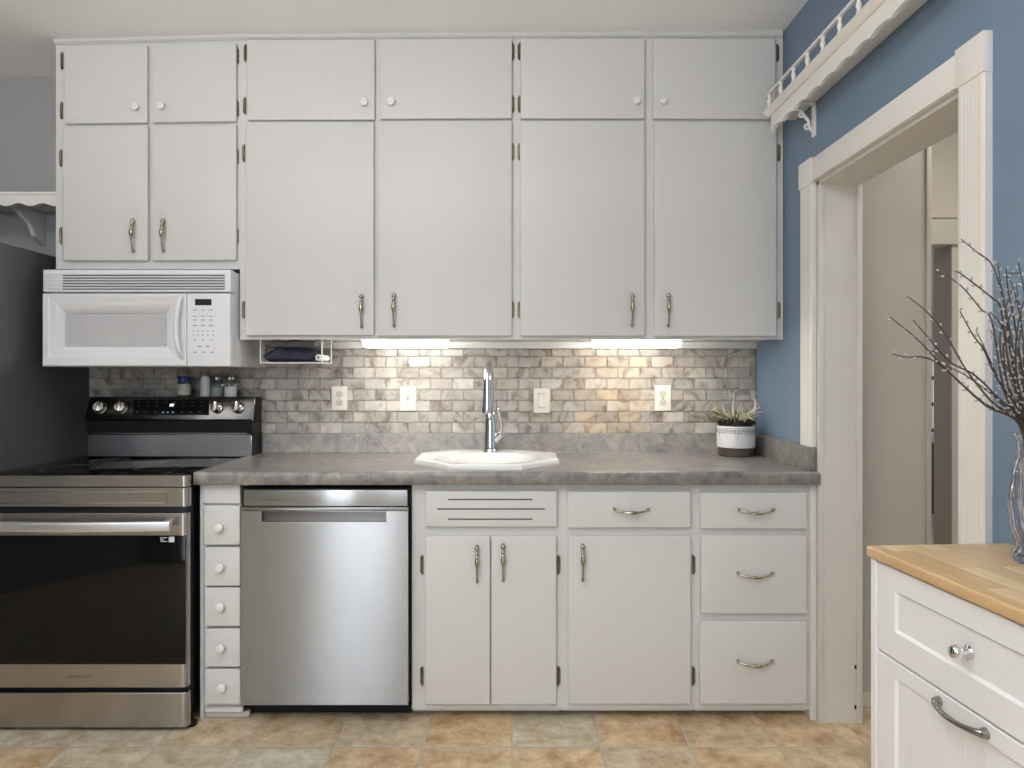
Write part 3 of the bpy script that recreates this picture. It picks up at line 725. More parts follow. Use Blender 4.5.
for q in ((x0, x1, z1 - .003, z1), (x0, x1, z0, z0 + .003), (x0, x0 + .004, z0, z1), (x1 - .008, x1, z0, z1)): box(b, q[0], q[1], yr - .0025, yr + .002, q[2], q[3], .001, 1)
obj('panel_border', b, M['steel_dark'], fp)
od = rounded_front('oven_door', 513, 687, M['steel_dark'], .006)
b = nb(); box(b, rx0 + .004, U(186.5, Zr), yr - .0085, yr + .02, V(663.5, Zr), V(535, Zr), .002, 2); ow = obj('oven_window', b, M['glassblk'], od)
b = nb()
hz = V(526.5, Zr - .05)
hp = spline([(rx0 + .035, yr - .045, hz), ((rx0 + rx1) / 2, yr - .062, hz), (rx1 - .040, yr - .045, hz)], 12)
n = len(hp)
ring = []
for p in hp:
    ring.append([b.verts.new(p + Vector((0, dy, dz))) for dy, dz in ((-.006, -.016), (-.008, -.008), (-.008, .010), (-.004, .016), (.008, .016), (.010, 0), (.006, -.016))])
for p, q in zip(ring, ring[1:]):
    for k in range(7): b.faces.new((p[k], p[(k + 1) % 7], q[(k + 1) % 7], q[k]))
b.faces.new(ring[0]); b.faces.new(ring[-1][::-1])
for xx in (rx0 + .06, rx1 - .065): box(b, xx - .012, xx + .012, yr - .045, yr - .003, hz - .012, hz + .012, .003)
obj('handle', b, M['handle'], od)
text('logo', 'SAMSUNG', .016, (U(80.5, Zr), yr - .0065, V(676, Zr)), M['slot'], od).scale = (1.1, .7, 1)
b = nb(); box(b, U(170, Zr), U(175.5, Zr), yr - .0092, yr - .0084, V(541.5, Zr), V(536.2, Zr))
for k, (a, c) in enumerate(((161.5, 168.5), (161.5, 165), (162, 168.5))): box(b, U(a, Zr), U(c, Zr), yr - .0092, yr - .0084, V(537.6 + k * 1.8, Zr), V(536.8 + k * 1.8, Zr))
obj('sticker', b, M['white_print'], od)
rounded_front('drawer', 692.5, 727, M['steel_dark'], .004)
for fx_ in (rx0 + .06, U(184, Zr)):
    for fy_ in (yr + .05, -.1):
        b = nb(); lathe(b, [(.022, 0), (.022, .012), (.012, .016), (.012, .05)], (fx_, fy_, 0), 16); obj('foot', b, M['black'], t)
# back guard
Zg = 2.985; gx0, gx1 = U(89.5, Zg), U(255.5, Zg)
b = nb(); yg = YD(Zg)
zA, zB, zC_, zD = V(453.5, 2.965), V(434.5, 2.965), V(421, 2.955), V(396.8, Zg)
prism(b, [(YD(2.965), ZCK), (YD(2.965), zB), (YD(2.975), zB), (YD(2.975), ZCK)], 'x', gx0 + .004, gx1 - .010, .002, 1)
obj('rear_riser', b, M['riser'], t)
b = nb(); prism(b, [(YD(2.9755), ZCK), (YD(2.9755), zC_ - .001), (YD(2.992), zD - .003), (-.022, zD - .003), (-.022, ZCK)], 'x', gx0 + .003, gx1 - .008); obj('guard_body', b, M['black'], t)
b = nb(); prism(b, [(YD(2.957), zC_ - .0005), (YD(2.962), zB + .012), (YD(2.9752), zB + .006), (YD(2.9752), zC_ - .0005)], 'x', gx0 + .004, gx1 - .006); obj('vent_channel', b, M['black'], t)
b = nb(); box(b, gx0 + .02, gx1 - .03, YD(2.972), YD(2.9754), V(434, Zg), V(431.8, Zg), .001, 1); obj('vent_strip', b, M['steel'], t)
b = nb(); prism(b, [(YD(2.955), zC_), (YD(2.950), zC_ + .008), (YD(2.985), zD - .003), (YD(2.99), zD), (YD(3.0), zD), (YD(2.9758), zC_)], 'x', gx0, gx1 - .004, .0015, 1)
cg = obj('control_panel', b, M['slate'], t)
b = nb(); prism(b, [(YD(2.953), zC_ - .001), (YD(2.947), zC_ + .008), (YD(2.982), zD - .002), (YD(2.985), zD + .001), (YD(2.990), zD + .001), (YD(2.962), zC_ - .001)], 'x', gx1 - .004, gx1, .001, 1); obj('end_cap', b, M['steel'], cg)
# the panel face leans back: a frame on it
fa, fb = Vector((0, YD(2.950), zC_ + .008)), Vector((0, YD(2.985), zD - .003)); fdir = (fb - fa).normalized(); tilt = math.atan2(fdir.y, fdir.z)
fn = Vector((0, -math.cos(tilt), math.sin(tilt)))
def on_panel(px, py):
    s = (420 - py) / (420 - 397.5); p = fa.lerp(fb, s); return Vector((U(px, DB + p.y), p.y, p.z))
def quad_on_panel(name, px0, px1, py0, py1, m, parent, off=.001):
    b = nb(); c = [on_panel(px0, py1), on_panel(px1, py1), on_panel(px1, py0), on_panel(px0, py0)]
    A_ = [b.verts.new(p + fn * off) for p in c]; B_ = [b.verts.new(p - fn * .002) for p in c]
    b.faces.new(A_); b.faces.new(B_[::-1])
    for k in range(4): b.faces.new((A_[k], A_[(k + 1) % 4], B_[(k + 1) % 4], B_[k]))
    return obj(name, b, m, parent)
dp = quad_on_panel('display', 133.5, 209, 400, 416, M['glassblk'], cg)
q = on_panel(172, 406) + fn * .0015; text('clock_digits', 'PF', .019, q, M['digits'], cg, (PI / 2 - tilt, 0, 0))
b = nb()
for i in range(12):
    for py in (402.5, 406, 412.5):
        if 9 * i + 139 > 206 or (py == 406 and 3 <= i <= 4): continue
        p = on_panel(139 + 9 * i - (2 if py > 410 else 0), py) + fn * .0013
        box(b, p.x - .005, p.x + .005, p.y - .0003, p.y + .0003, p.z - .0012, p.z + .0012)
obj('display_keys', b, M['slot'], cg)
b = nb()
for px in (163, 168, 173):
    p = on_panel(px, 413) + fn * .0016; box(b, p.x - .003, p.x + .003, p.y - .0004, p.y + .0004, p.z - .002, p.z + .002)
obj('indicator_light', b, M['bluedot'], cg)
b = nb(); lathe(b, [(.027, 0), (.027, .004), (.024, .006), (.0235, .020), (.021, .024), (0, .0245)], seg=28, ax='y')
box(b, -.005, .005, -.032, -.018, -.0225, .0225, .003)
RK = finish(b, 'knob'); RK.materials.append(M['satin'])
for px in (100.5, 121.5, 218.5, 239.5):
    put('knob', RK, on_panel(px, 408.5), cg, (-tilt, 0, .12 if px < 150 else -.5))

# ------------------------------------------------------------------ jars on the range's back guard
YJ = -.062; ZJ = DB + YJ; zj = zD - .0025
def jar(px0, px1, name, label, cat='shaker'):
    c = (U((px0 + px1) / 2, ZJ), YJ, zj); return thing(name, c, label, cat, 'shakers on the range back'), c, (px1 - px0) / 2 / F * ZJ
t, c, r_ = jar(178, 190.5, 'spice_jar', 'dark spice jar with a blue lid on top of the range')
h = .098
b = nb(); lathe(b, [(r_ * .95, 0), (r_, .003), (r_, .062), (r_ * .92, .066)], c); obj('body', b, M['potd'], t)
b = nb(); lathe(b, [(r_ * 1.005, .010), (r_ * 1.012, .012), (r_ * 1.012, .056), (r_ * 1.005, .058)], c, cap=False); obj('label', b, M['label'], t)
b = nb(); lathe(b, [(r_ * .93, .064), (r_ * .96, .067), (r_ * .96, .088), (r_ * .9, .092), (0, .0925)], c, 28, cap=False); obj('lid', b, M['bluelid'], t)
t, c, r_ = jar(200.5, 211, 'white_shaker', 'plain white shaker next to the blue-lidded jar')
b = nb(); lathe(b, [(r_ * .96, 0), (r_, .003), (r_ * .9, .075), (r_ * .84, .078)], c); obj('body', b, M['mw'], t)
b = nb(); lathe(b, [(r_ * .86, .077), (r_ * .88, .082), (r_ * .7, .092), (0, .093)], c, cap=False); obj('cap', b, M['mw'], t)
for px, fill, lab, nm in ((217.5, 'pepper', 'glass shaker with grey pepper and a dark cap', 'pepper_shaker'), (230.5, 'salt', 'glass shaker with white salt and a dark cap, at the row end', 'salt_shaker')):
    t, c, r_ = jar(px - 5.8, px + 5.8, nm, lab)
    b = nb(); lathe(b, [(r_ * .99, .0475), (r_, .0485), (r_, .062), (r_ * .72, .076), (r_ * .72, .079)], c); obj('glass_body', b, M['glass'], t)
    b = nb(); lathe(b, [(r_ * .9, 0), (r_, .004), (r_, .046), (r_ * .98, .0472), (0, .0473)], c, cap=True); obj('filling', b, M[fill], t)
    b = nb(); lathe(b, [(r_ * .80, .076), (r_ * .84, .079), (r_ * .84, .090), (r_ * .6, .100), (0, .102)], c, cap=False); obj('cap', b, M['steel_dark'], t)

# ------------------------------------------------------------------ microwave
Zm = 2.70; ym = YD(Zm); mx0, mx1 = U(41.6, Zm), U(230, Zm); mzt, mzb = V(269.3, Zm), V(366.5, Zm)
t = thing('microwave', ((mx0 + mx1) / 2, ym / 2, mzb), 'white microwave with vent slots mounted above the range', 'microwave')
b = nb(); box(b, mx0 + .003, mx1 - .002, ym + .055, -.012, mzb, mzt - .002, .004); obj('body', b, M['mw'], t)
# vent grille
zg0, zg1 = V(292, Zm), mzt
b = nb(); box(b, mx0, mx1, ym + .006, ym + .052, zg0 + .001, zg1, .006, 3)
vg = obj('vent_grille', b, M['mw'], t)
b = nb()
for k in range(6):
    z = V(275.2 + k * 2.75, Zm); box(b, U(62, Zm), U(224, Zm), ym + .0052, ym + .012, z - .0022, z + .0022)
obj('vent_slot', b, M['slot'], vg)
b = nb()
for k in range(6):
    z = V(275.2 + k * 2.75, Zm) + .0052; prism(b, [(ym + .007, z - .003), (ym + .0015, z - .0026), (ym + .001, z), (ym + .007, z + .0026)], 'x', U(45, Zm), U(225, Zm))
obj('louvre', b, M['mw'], vg)
# door: four picture-frame sides sloping in to the window
xd0, xd1, zd0, zd1 = mx0, U(186.5, Zm), mzb, V(293.3, Zm)
wx0, wx1, wz0, wz1 = U(65.5, 2.735), U(166, 2.735), V(346, 2.735), V(313.5, 2.735)
b = nb()
def rect(x0, x1, z0, z1, y): return [b.verts.new(p) for p in ((x0, y, z0), (x1, y, z0), (x1, y, z1), (x0, y, z1))]
i1 = .012
rr = [rect(xd0, xd1, zd0, zd1, ym + .06), rect(xd0, xd1, zd0, zd1, ym + .006), rect(xd0 + .005, xd1 - .002, zd0 + .005, zd1 - .002, ym), rect(xd0 + .026, U(180, Zm), V(357.5, Zm), V(296.5, Zm), ym), rect(xd0 + .030, U(179, Zm), V(356.5, Zm), V(298, Zm), ym + .004), rect(U(55, Zm), U(174, Zm), V(353, Zm), V(303, Zm), ym + .006), rect(wx0 - .002, wx1 + .002, wz0 - .002, wz1 + .002, ym + .034), rect(wx0, wx1, wz0, wz1, ym + .04)]
for p, q in zip(rr, rr[1:]):
    for k in range(4): b.faces.new((p[k], p[(k + 1) % 4], q[(k + 1) % 4], q[k]))
b.faces.new(rr[0]); b.faces.new(rr[-1])
md = obj('door', b, M['mw'], t)
b = nb(); box(b, wx0 + .0005, wx1 - .0005, ym + .0345, ym + .0395, wz0 + .0005, wz1 - .0005); obj('window', b, M['mwwin'], md)
b = nb()
hx = U(180.5, Zm)
tube(b, spline([(hx + .004, ym + .002, V(296.5, Zm)), (hx + .002, ym - .022, V(305, Zm)), (hx - .004, ym - .030, V(327, Zm)), (hx + .002, ym - .022, V(349, Zm)), (hx + .008, ym + .002, V(358.5, Zm))], 6), [.009] * 25, 14)
obj('handle', b, M['mw'], md)
b = nb(); box(b, U(186.9, Zm), mx1, ym + .001, ym + .05, zd0, zd1, .004, 3); mc = obj('control_panel', b, M['mw'], t)
b = nb(); box(b, U(191, Zm), U(217, Zm), ym + .0002, ym + .002, V(357, Zm), V(297.5, Zm), .0005, 1); kp = obj('keypad', b, M['mw'], mc)
b = nb(); box(b, U(195, Zm), U(211.5, Zm), ym - .0006, ym + .001, V(305.3, Zm), V(299, Zm), .0003, 1); obj('display', b, M['black'], mc)
b = nb()
def ink(px, py, w, hh=.7): box(b, U(px - w / 2, Zm), U(px + w / 2, Zm), ym - .0003, ym + .0008, V(py + hh / 2, Zm), V(py - hh / 2, Zm))
for py, w in ((310, 4), (316.2, 4), (320, 4.2), (325.5, 4.2)):
    for px in (195, 203, 211): ink(px, py, w, .8 if py != 325.5 else 1.2)
for py in (331, 335):
    for px in (193.5, 198, 203, 208, 213): ink(px, py, 1.1, 1.3)
for px in (195, 203, 211.5): ink(px, 339.8, 2, 1.2)
for px in (199.5, 207.5): ink(px, 346.3, 3.6, 1.4)
for px in (195, 203.5, 212): ink(px, 352.3, 3.2, 1.2)
obj('button_print', b, M['ink'], mc)

# ------------------------------------------------------------------ fridge at the left edge
fx1 = -1.914
t = thing('refrigerator', (fx1 - .42, -.42, 0), 'dark charcoal refrigerator left of the range', 'refrigerator')
b = nb(); box(b, fx1 - .83, fx1, -.70, -.006, .02, 1.752, .008, 3); obj('cabinet', b, M['fridge'], t)
b = nb(); box(b, fx1 - .828, fx1 - .002, -.775, -.705, .62, 1.748, .012, 3); d = obj('door', b, M['steel_dark'], t)
b = nb(); tube(b, [(fx1 - .08, -.775, .80), (fx1 - .08, -.82, .82), (fx1 - .08, -.82, 1.5), (fx1 - .08, -.775, 1.52)], .012); obj('handle', b, M['steel'], d)
b = nb(); box(b, fx1 - .828, fx1 - .002, -.775, -.705, .06, .61, .012, 3); d = obj('freezer_drawer', b, M['steel_dark'], t)
b = nb(); tube(b, [(fx1 - .74, -.775, .55), (fx1 - .72, -.82, .55), (fx1 - .10, -.82, .55), (fx1 - .08, -.775, .55)], .012); obj('handle', b, M['steel'], d)
b = nb()
for x in (fx1 - .78, fx1 - .05): lathe(b, [(.02, 0), (.02, .03)], (x, -.65, 0), 12)
for x in (fx1 - .78, fx1 - .05): lathe(b, [(.02, 0), (.02, .03)], (x, -.12, 0), 12)
obj('foot', b, M['black'], t)

# ------------------------------------------------------------------ scalloped shelf on the grey wall
Zs = 2.83; sx1 = U(55.6, 2.79) - .003; sx0 = -2.95; sz = V(192.5, Zs)
t = thing('wall_shelf', ((sx0 + sx1) / 2, -.14, sz - .02), 'white wall shelf with scalloped edge over the dark refrigerator', 'shelf')
b = nb(); box(b, sx0, sx1, YD(Zs) + .016, -.001, sz - .020, sz, .002); obj('shelf_board', b, M['trimw'], t)
b = nb()
wl = .100; npt = int((sx1 - sx0) / wl * 12); zlo = V(206, Zs)
bot = []
for i in range(npt + 1):
    x = sx1 - i * (sx1 - sx0) / npt; ph = ((U(30, Zs) - x) / wl) * 2 * PI
    bot.append((x, zlo + .006 - .0065 * math.cos(ph)))
prism(b, [(sx0, sz), (sx1, sz)] + bot, 'y', YD(Zs), YD(Zs) + .017, .001, 1); obj('apron', b, M['trimw'], t)
b = nb(); box(b, sx0, sx1, YD(Zs) - .006, YD(Zs) + .002, sz - .008, sz + .002, .002); obj('edge_bead', b, M['trimw'], t)
for bx in (U(44, DB), U(44, DB) - .62):
    b = nb(); z0 = sz - .02
    pr = [(-.002, z0), (-.24, z0), (-.235, z0 - .014), (-.20, z0 - .024), (-.165, z0 - .034), (-.14, z0 - .050), (-.115, z0 - .060), (-.095, z0 - .075), (-.080, z0 - .100), (-.070, z0 - .120), (-.045, z0 - .128), (-.012, z0 - .145), (-.002, z0 - .145)]
    prism(b, pr, 'x', bx - .011, bx + .011, .002, 2); obj('bracket', b, M['trimw'], t)

# ------------------------------------------------------------------ gallery shelf over the doorway
Za, Zb_ = 2.665, 1.40; gy0, gy1 = YD(Zb_), YD(Za)
t = thing('gallery_shelf', (XR, (gy0 + gy1) / 2, 2.258), 'white spindle-railed shelf with scalloped edge on the blue wall above the doorway', 'shelf')
gz = 2.2475
b = nb(); box(b, XR - .083, XR - .001, gy0, gy1 - .003, gz, gz + .016, .002); obj('shelf_board', b, M['trimw'], t)
b = nb(); L_ = gy1 - gy0; npt = 150; bot = []
for i in range(npt + 1):
    y = gy1 - L_ * i / npt; u = (gy1 - y)
    ph = 2 * PI * u / .105
    bot.append((y, gz - .044 + .011 * abs(math.sin(ph / 2)) ** .8 - (.004 if u < .022 else 0)))
prism(b, [(gy0, gz + .030), (gy1, gz + .030)] + bot, 'x', XR - .096, XR - .082, .001, 1); obj('apron', b, M['trimw'], t)
b = nb(); prism(b, [(XR - .123, gz + .036), (XR - .118, gz + .030), (XR - .112, gz + .024), (XR - .104, gz + .016), (XR - .090, gz + .016), (XR - .090, gz + .040), (XR - .118, gz + .040)], 'y', gy0, gy1 + .012); obj('molding', b, M['trimw'], t)
b = nb(); box(b, XR - .119, XR - .106, gy0, gy1 + .012, gz + .088, gz + .098, .003, 2); obj('rail', b, M['trimw'], t)
b = nb(); lathe(b, [(.0075, 0), (.0085, .004), (.0055, .007), (.0055, .012), (.008, .019), (.0088, .024), (.008, .029), (.0055, .036), (.0055, .041), (.0085, .045), (.0075, .049)], seg=14)
SP = finish(b, 'spindle'); SP.materials.append(M['trimw'])
for k in range(11): put('spindle', SP, (XR - .1125, gy1 - .028 - .1135 * k, gz + .0395), t)
for yb_ in (YD(2.49), YD(1.55)):
    b = nb(); w = .005
    box(b, XR - .010, XR - .001, yb_ - .012, yb_ + .012, gz - .125, gz, .002); box(b, XR - .080, XR - .001, yb_ - .012, yb_ + .012, gz - .008, gz, .002)
    tube(b, spline([(XR - .076, yb_, gz - .008), (XR - .068, yb_, gz - .022), (XR - .052, yb_, gz - .030), (XR - .040, yb_, gz - .050), (XR - .026, yb_, gz - .066), (XR - .022, yb_, gz - .090), (XR - .010, yb_, gz - .105)], 6), .0058, 10)
    for dx, dz, r1 in ((-.050, -.044, .008), (-.030, -.088, .009)):
        tube(b, [(XR + dx + r1 * math.cos(a), yb_, gz + dz + r1 * math.sin(a)) for a in [PI * 1.6 * i / 14 for i in range(15)]], .0042, 8)
    obj('bracket', b, M['trimw'], t)

# ------------------------------------------------------------------ wire rack under the cabinet, with what it holds
Zk = 2.83; yk = YD(Zk); kz1 = V(339, ZUF) + .005; kz0 = V(362.8, Zk)
kx0, kx2 = U(260.5, Zk), U(322, Zk)
t = thing('wire_rack', ((kx0 + kx2) / 2, yk + .1, kz0), 'white wire rack hung under the wall cabinet beside the microwave', 'rack')
b = nb(); w = .0029
tube(b, [(kx0, yk, kz1), (kx0, yk, kz0 + .003), (kx0 + .003, yk, kz0), (kx2 - .003, yk, kz0), (kx2, yk, kz0 + .003), (kx2, yk, kz1)], w, 8); obj('face_loop', b, M['wire'], t)
b = nb(); yk2 = yk + .145
tube(b, [(kx0, yk2, kz1), (kx0, yk2, kz0), (kx2, yk2, kz0), (kx2, yk2, kz1)], w, 8); obj('rear_loop', b, M['wire'], t)
for q in range(6):
    x = kx0 + (kx2 - kx0) * q / 5; b = nb(); tube(b, [(x, yk, kz0), (x, yk2, kz0)], w * .8, 8); obj('floor_wire', b, M['wire'], t)
def folded(name, x0, x1, y0, y1, z0, z1, m, label, cat, seed, wav=.006):
    rd = random.Random(seed); b = nb(); nx, ny = 22, 10
    top = [[None] * (ny + 1) for _ in range(nx + 1)]; bt_ = [[None] * (ny + 1) for _ in range(nx + 1)]
    p1, p2 = rd.random() * 6, rd.random() * 6
    for i in range(nx + 1):
        for j in range(ny + 1):
            u, v = i / nx, j / ny; x = x0 + (x1 - x0) * u; y = y0 + (y1 - y0) * v
            e = min(1, 8 * min(u, 1 - u)) ** .5 * min(1, 6 * min(v, 1 - v) + .25) ** .5
            hz_ = (z1 - z0) * .5 * max(e, .15); wv = wav * math.sin(u * 9 + p1) * math.cos(v * 5 + p2) + wav * .7 * math.sin(u * 17 + p2)
            mid = (z0 + z1) / 2
            top[i][j] = b.verts.new((x, y, max(z0, mid + hz_ + wv))); bt_[i][j] = b.verts.new((x, y, max(z0 - .0005, mid - hz_ + wv * .3 - .0005)))
    for i in range(nx):
        for j in range(ny):
            b.faces.new((top[i][j], top[i + 1][j], top[i + 1][j + 1], top[i][j + 1])); b.faces.new((bt_[i][j], bt_[i][j + 1], bt_[i + 1][j + 1], bt_[i + 1][j]))
    for i in range(nx):
        b.faces.new((top[i][0], bt_[i][0], bt_[i + 1][0], top[i + 1][0])); b.faces.new((top[i][ny], top[i + 1][ny], bt_[i + 1][ny], bt_[i][ny]))
    for j in range(ny):
        b.faces.new((top[0][j], top[0][j + 1], bt_[0][j + 1], bt_[0][j])); b.faces.new((top[nx][j], bt_[nx][j], bt_[nx][j + 1], top[nx][j + 1]))
    return tag(obj(name, b, m, None, ((x0 + x1) / 2, (y0 + y1) / 2, z0)), label, cat)
folded('folded_cloth', kx0 + .008, kx2 - .030, yk + .008, yk + .140, kz0 + .003, kz0 + .060, M['navy'], 'dark navy folded cloth lying in the wire rack', 'cloth', 3, .007)
folded('folded_cloth', kx0 + .010, kx2 - .036, yk + .02, yk + .138, kz0 + .062, kz1 - .008, M['greycl'], 'grey folded cloth on the navy one in the rack', 'cloth', 5, .004)
t = thing('paper_roll', (kx2 - .016, yk + .02, kz0 + .003), 'small white roll at the right end of the wire rack', 'roll')
b = nb(); q = (kx2 - .0165, yk + .004, kz0 + .022)
lathe(b, [(.006, 0), (.0125, 0), (.0135, -.003), (.0135, -.132), (.0125, -.135), (.006, -.135), (.006, 0)], q, 22, 'y', cap=False); obj('paper', b, M['salt'], t)
b = nb(); lathe(b, [(.0045, .004), (.006, .004), (.006, -.137), (.0045, -.137), (.0045, .004)], q, 18, 'y', cap=False); obj('core', b, M['label'], t)

# ------------------------------------------------------------------ potted plant in the corner
Zq = 2.975; pc = (U(735.8, Zq), YD(Zq), ZCT + .0005); r0 = 18.6 / F * Zq
zt_ = .128
t = thing('potted_plant', pc, 'white and brown pot of curly air plants on the countertop corner', 'plant')
b = nb(); lathe(b, [(r0 * .86, 0), (r0 * .92, .003), (r0 * .93, .037), (r0 * .985, .039)], pc, 40); obj('pot_base', b, M['potd'], t)
b = nb(); lathe(b, [(r0 * .99, .0385), (r0 * 1.0, .041), (r0 * 1.0, .122), (r0 * .99, zt_ + .002), (r0 * .95, zt_ + .002), (r0 * .93, .10)], pc, 40, cap=False); pw = obj('pot', b, M['potw'], t)
b = nb()
for k in range(4): 
    z = .121 - k * .0065; lathe(b, [(r0 * 1.001, z), (r0 * 1.006, z + .001), (r0 * 1.001, z + .002)], pc, 40, cap=False)
rd = random.Random(2)
for k in range(46):
    a = 2 * PI * k / 46; ln = rd.uniform(.006, .034)
    p = lambda z: (pc[0] + r0 * 1.003 * math.cos(a), pc[1] + r0 * 1.003 * math.sin(a), pc[2] + z)
    tube(b, [p(.118), p(.118 - ln)], [.0016, .0009], 6)
obj('drip_glaze', b, mat('grey_drip_glaze', (.16, .16, .175), .35, var=.3, scale=60), pw)
b = nb(); lathe(b, [(r0 * .94, .105), (r0 * .93, .120), (r0 * .80, .140), (r0 * .5, .152), (0, .158)], pc, 32, cap=False)
for k in range(90):
    a, q_ = rd.uniform(0, 2 * PI), r0 * .9 * math.sqrt(rd.random()); x, y = pc[0] + q_ * math.cos(a), pc[1] + q_ * math.sin(a)
    lathe(b, [(.001, -.004), (.008, .0), (.010, .006), (.006, .014), (0, .016)], (x, y, pc[2] + .150 - .22 * max(0, q_ - .02)), 7, cap=False)
obj('soil', b, M['soil'], t)
for k in range(44):
    a = rd.uniform(0, 2 * PI); q_ = r0 * .7 * math.sqrt(rd.random()); st = Vector((pc[0] + q_ * math.cos(a), pc[1] + q_ * math.sin(a), pc[2] + .146))
    out = Vector((math.cos(a), math.sin(a), 0)) * rd.uniform(.01, .055); hh = rd.uniform(.015, .055)
    end = st + out + Vector((rd.uniform(-.02, .02), rd.uniform(-.015, .015), hh)); tip = end + out * .5 + Vector((0, 0, rd.uniform(-.02, .012)))
    if tip.x > XR - .01: tip.x = XR - .012
    if end.x > XR - .01: end.x = XR - .012
    b = nb(); pts = spline([st, st + out * .25 + Vector((0, 0, hh * .6)), end, tip], 5); n = len(pts)
    tube(b, pts, [.0034 * (1 - i / (n - 1)) ** .7 + .0006 for i in range(n)], 7); obj('leaf', b, M['leaf'] if k % 2 else M['leafd'], t)
for pts in ([(716.5, 407), (713.5, 409.5), (716, 415), (723, 418), (728, 419)], [(754, 398), (757, 403), (759, 407), (752, 411), (744, 417)], [(755.5, 392), (754, 398), (755.5, 405), (753, 414)], [(733.5, 390), (733.3, 400), (733, 412), (734, 419)], [(722, 404), (724, 411), (730, 418)], [(741, 402), (738, 410), (737, 418)]):
    b = nb(); w = []
    for i, (px, py) in enumerate(pts): w.append((min(U(px, Zq), XR - .012), pc[1] + (.0 if i else -.01), V(py, Zq)))
    w = spline(w, 5); n = len(w); tube(b, w, [.0018 + .0036 * (i / (n - 1)) for i in range(n)], 8); obj('leaf', b, M['leaf'], t)

# ------------------------------------------------------------------ kitchen cart
cz = .900
rot = -.070                                           # the cart stands a little askew
Zk0 = 1.408; corner = Vector((U(866, Zk0), YD(Zk0), 0))
t = thing('kitchen_cart', corner, 'white kitchen cart with butcher-block top by the doorway', 'kitchen cart', None, .070)
ORG[t] = Vector((0, 0, 0))                            # its parts are written in the cart's own frame: x into the cart, y back towards the room
def cobj(name, b, m, parent=None):
    o = obj(name, b, m, parent or t); return o
LC, WC = .56, .31
b = nb(); box(b, 0, WC, -LC, 0, cz - .022, cz, .004, 3); cobj('top', b, M['butcher'])
M['cart'] = mat('white_cart_paint', (.80, .80, .80), .33, var=.01)
b = nb(); box(b, .022, WC - .012, -LC + .02, -.016, .06, cz - .0225); cobj('body', b, M['cart'])
for y in (-.026, -LC + .006):
    b = nb(); box(b, .005, .050, y, y + .018, 0, cz - .0235, .002); cobj('leg', b, M['cart'])
    b = nb(); box(b, WC - .05, WC - .008, y, y + .018, 0, cz - .0235, .002); cobj('leg', b, M['cart'])
def shaker(name, y0, y1, z0, z1, ry0, ry1, rz0, rz1, bead=False):
    """front facing -x with a recessed panel"""
    b = nb(); X0 = .0075
    def rc(a0, a1, c0, c1, x): return [b.verts.new(p) for p in ((x, a0, c0), (x, a1, c0), (x, a1, c1), (x, a0, c1))]
    rr = [rc(y0, y1, z0, z1, X0 + .018), rc(y0, y1, z0, z1, X0 + .0015), rc(y0 + .0015, y1 - .0015, z0 + .0015, z1 - .0015, X0), rc(ry0, ry1, rz0, rz1, X0), rc(ry0 + .005, ry1 - .005, rz0 + .005, rz1 - .005, X0 + .005)]
    for p, q in zip(rr, rr[1:]):
        for k in range(4): b.faces.new((p[k], p[(k + 1) % 4], q[(k + 1) % 4], q[k]))
    b.faces.new(rr[0]); b.faces.new(rr[-1])
    if bead:
        y = ry1 - .045
        while y > ry0 + .02:
            box(b, X0 + .0046, X0 + .0065, y - .0008, y + .0015, rz0 + .004, rz1 - .004); y -= .045
    return cobj(name, b, M['cart'])
dz0, dz1 = .6985, cz - .026
dr = shaker('drawer', -LC + .027, -.027, dz0, dz1, -LC + .10, -.082, .752, .832)
b = nb(); kc = (.0125, -.272, .790)
lathe(b, [(.011, 0), (.011, .002), (.007, .004), (.005, .012), (.009, .016), (.0122, .021), (.0122, .026), (.009, .031), (0, .033)], kc, 24, 'x', cap=False); cobj('knob', b, M['chrome'], dr)
dl = shaker('door', -LC + .027, -.027, .075, .6945, -LC + .10, -.082, .15, .664, True)
b = nb(); hpts = []; hrad = []; X0_ = .0075
for i in range(21):
    s = i / 20; hpts.append((X0_ - .006 - .014 * math.sin(PI * s) ** .55, -.207 - .108 * s, .676 - .004 * math.sin(PI * s))); hrad.append(.0046 + .002 * (abs(s - .5) * 2) ** 3)
tube(b, hpts, hrad, 12)
for y in (-.207, -.315): lathe(b, [(.0095, 0), (.0085, .004), (.0065, .010)], (.0075, y, .676), 14, 'x')
cobj('handle', b, M['darknickel'], dl)

# ------------------------------------------------------------------ vase with pussy willow
Zv = 1.27; vc = Vector((U(1045, Zv), YD(Zv), cz + .0005))
t = thing('glass_vase', vc, 'clear ribbed glass vase standing on the butcher-block top', 'vase')
def vprof(h):                                          # outer radius over height
    ks = [(0, .046), (.012, .050), (.030, .043), (.075, .053), (.115, .0565), (.16, .050), (.205, .041), (.228, .042), (.240, .047)]
    for (h0, r0_), (h1, r1_) in zip(ks, ks[1:]):
        if h <= h1:
            s = (h - h0) / (h1 - h0); s = s * s * (3 - 2 * s); return r0_ + (r1_ - r0_) * s
    return ks[-1][1]
b = nb(); seg = 72; rings = []
outs = [i * .240 / 40 for i in range(41)]
def vring(h, off):
    return [b.verts.new((vc.x + (vprof(h) - off + .0022 * math.cos(12 * a + h * 28)) * math.cos(a), vc.y + (vprof(h) - off + .0022 * math.cos(12 * a + h * 28)) * math.sin(a), vc.z + h)) for a in [2 * PI * k / seg for k in range(seg)]]
rings = [vring(h, 0) for h in outs] + [vring(h, .0045) for h in outs[::-1] if h > .014]
for p, q in zip(rings, rings[1:]):
    for k in range(seg): b.faces.new((p[k], p[(k + 1) % seg], q[(k + 1) % seg], q[k]))
b.faces.new(rings[0][::-1]); b.faces.new(rings[-1]); obj('body', b, M['glass'], t)
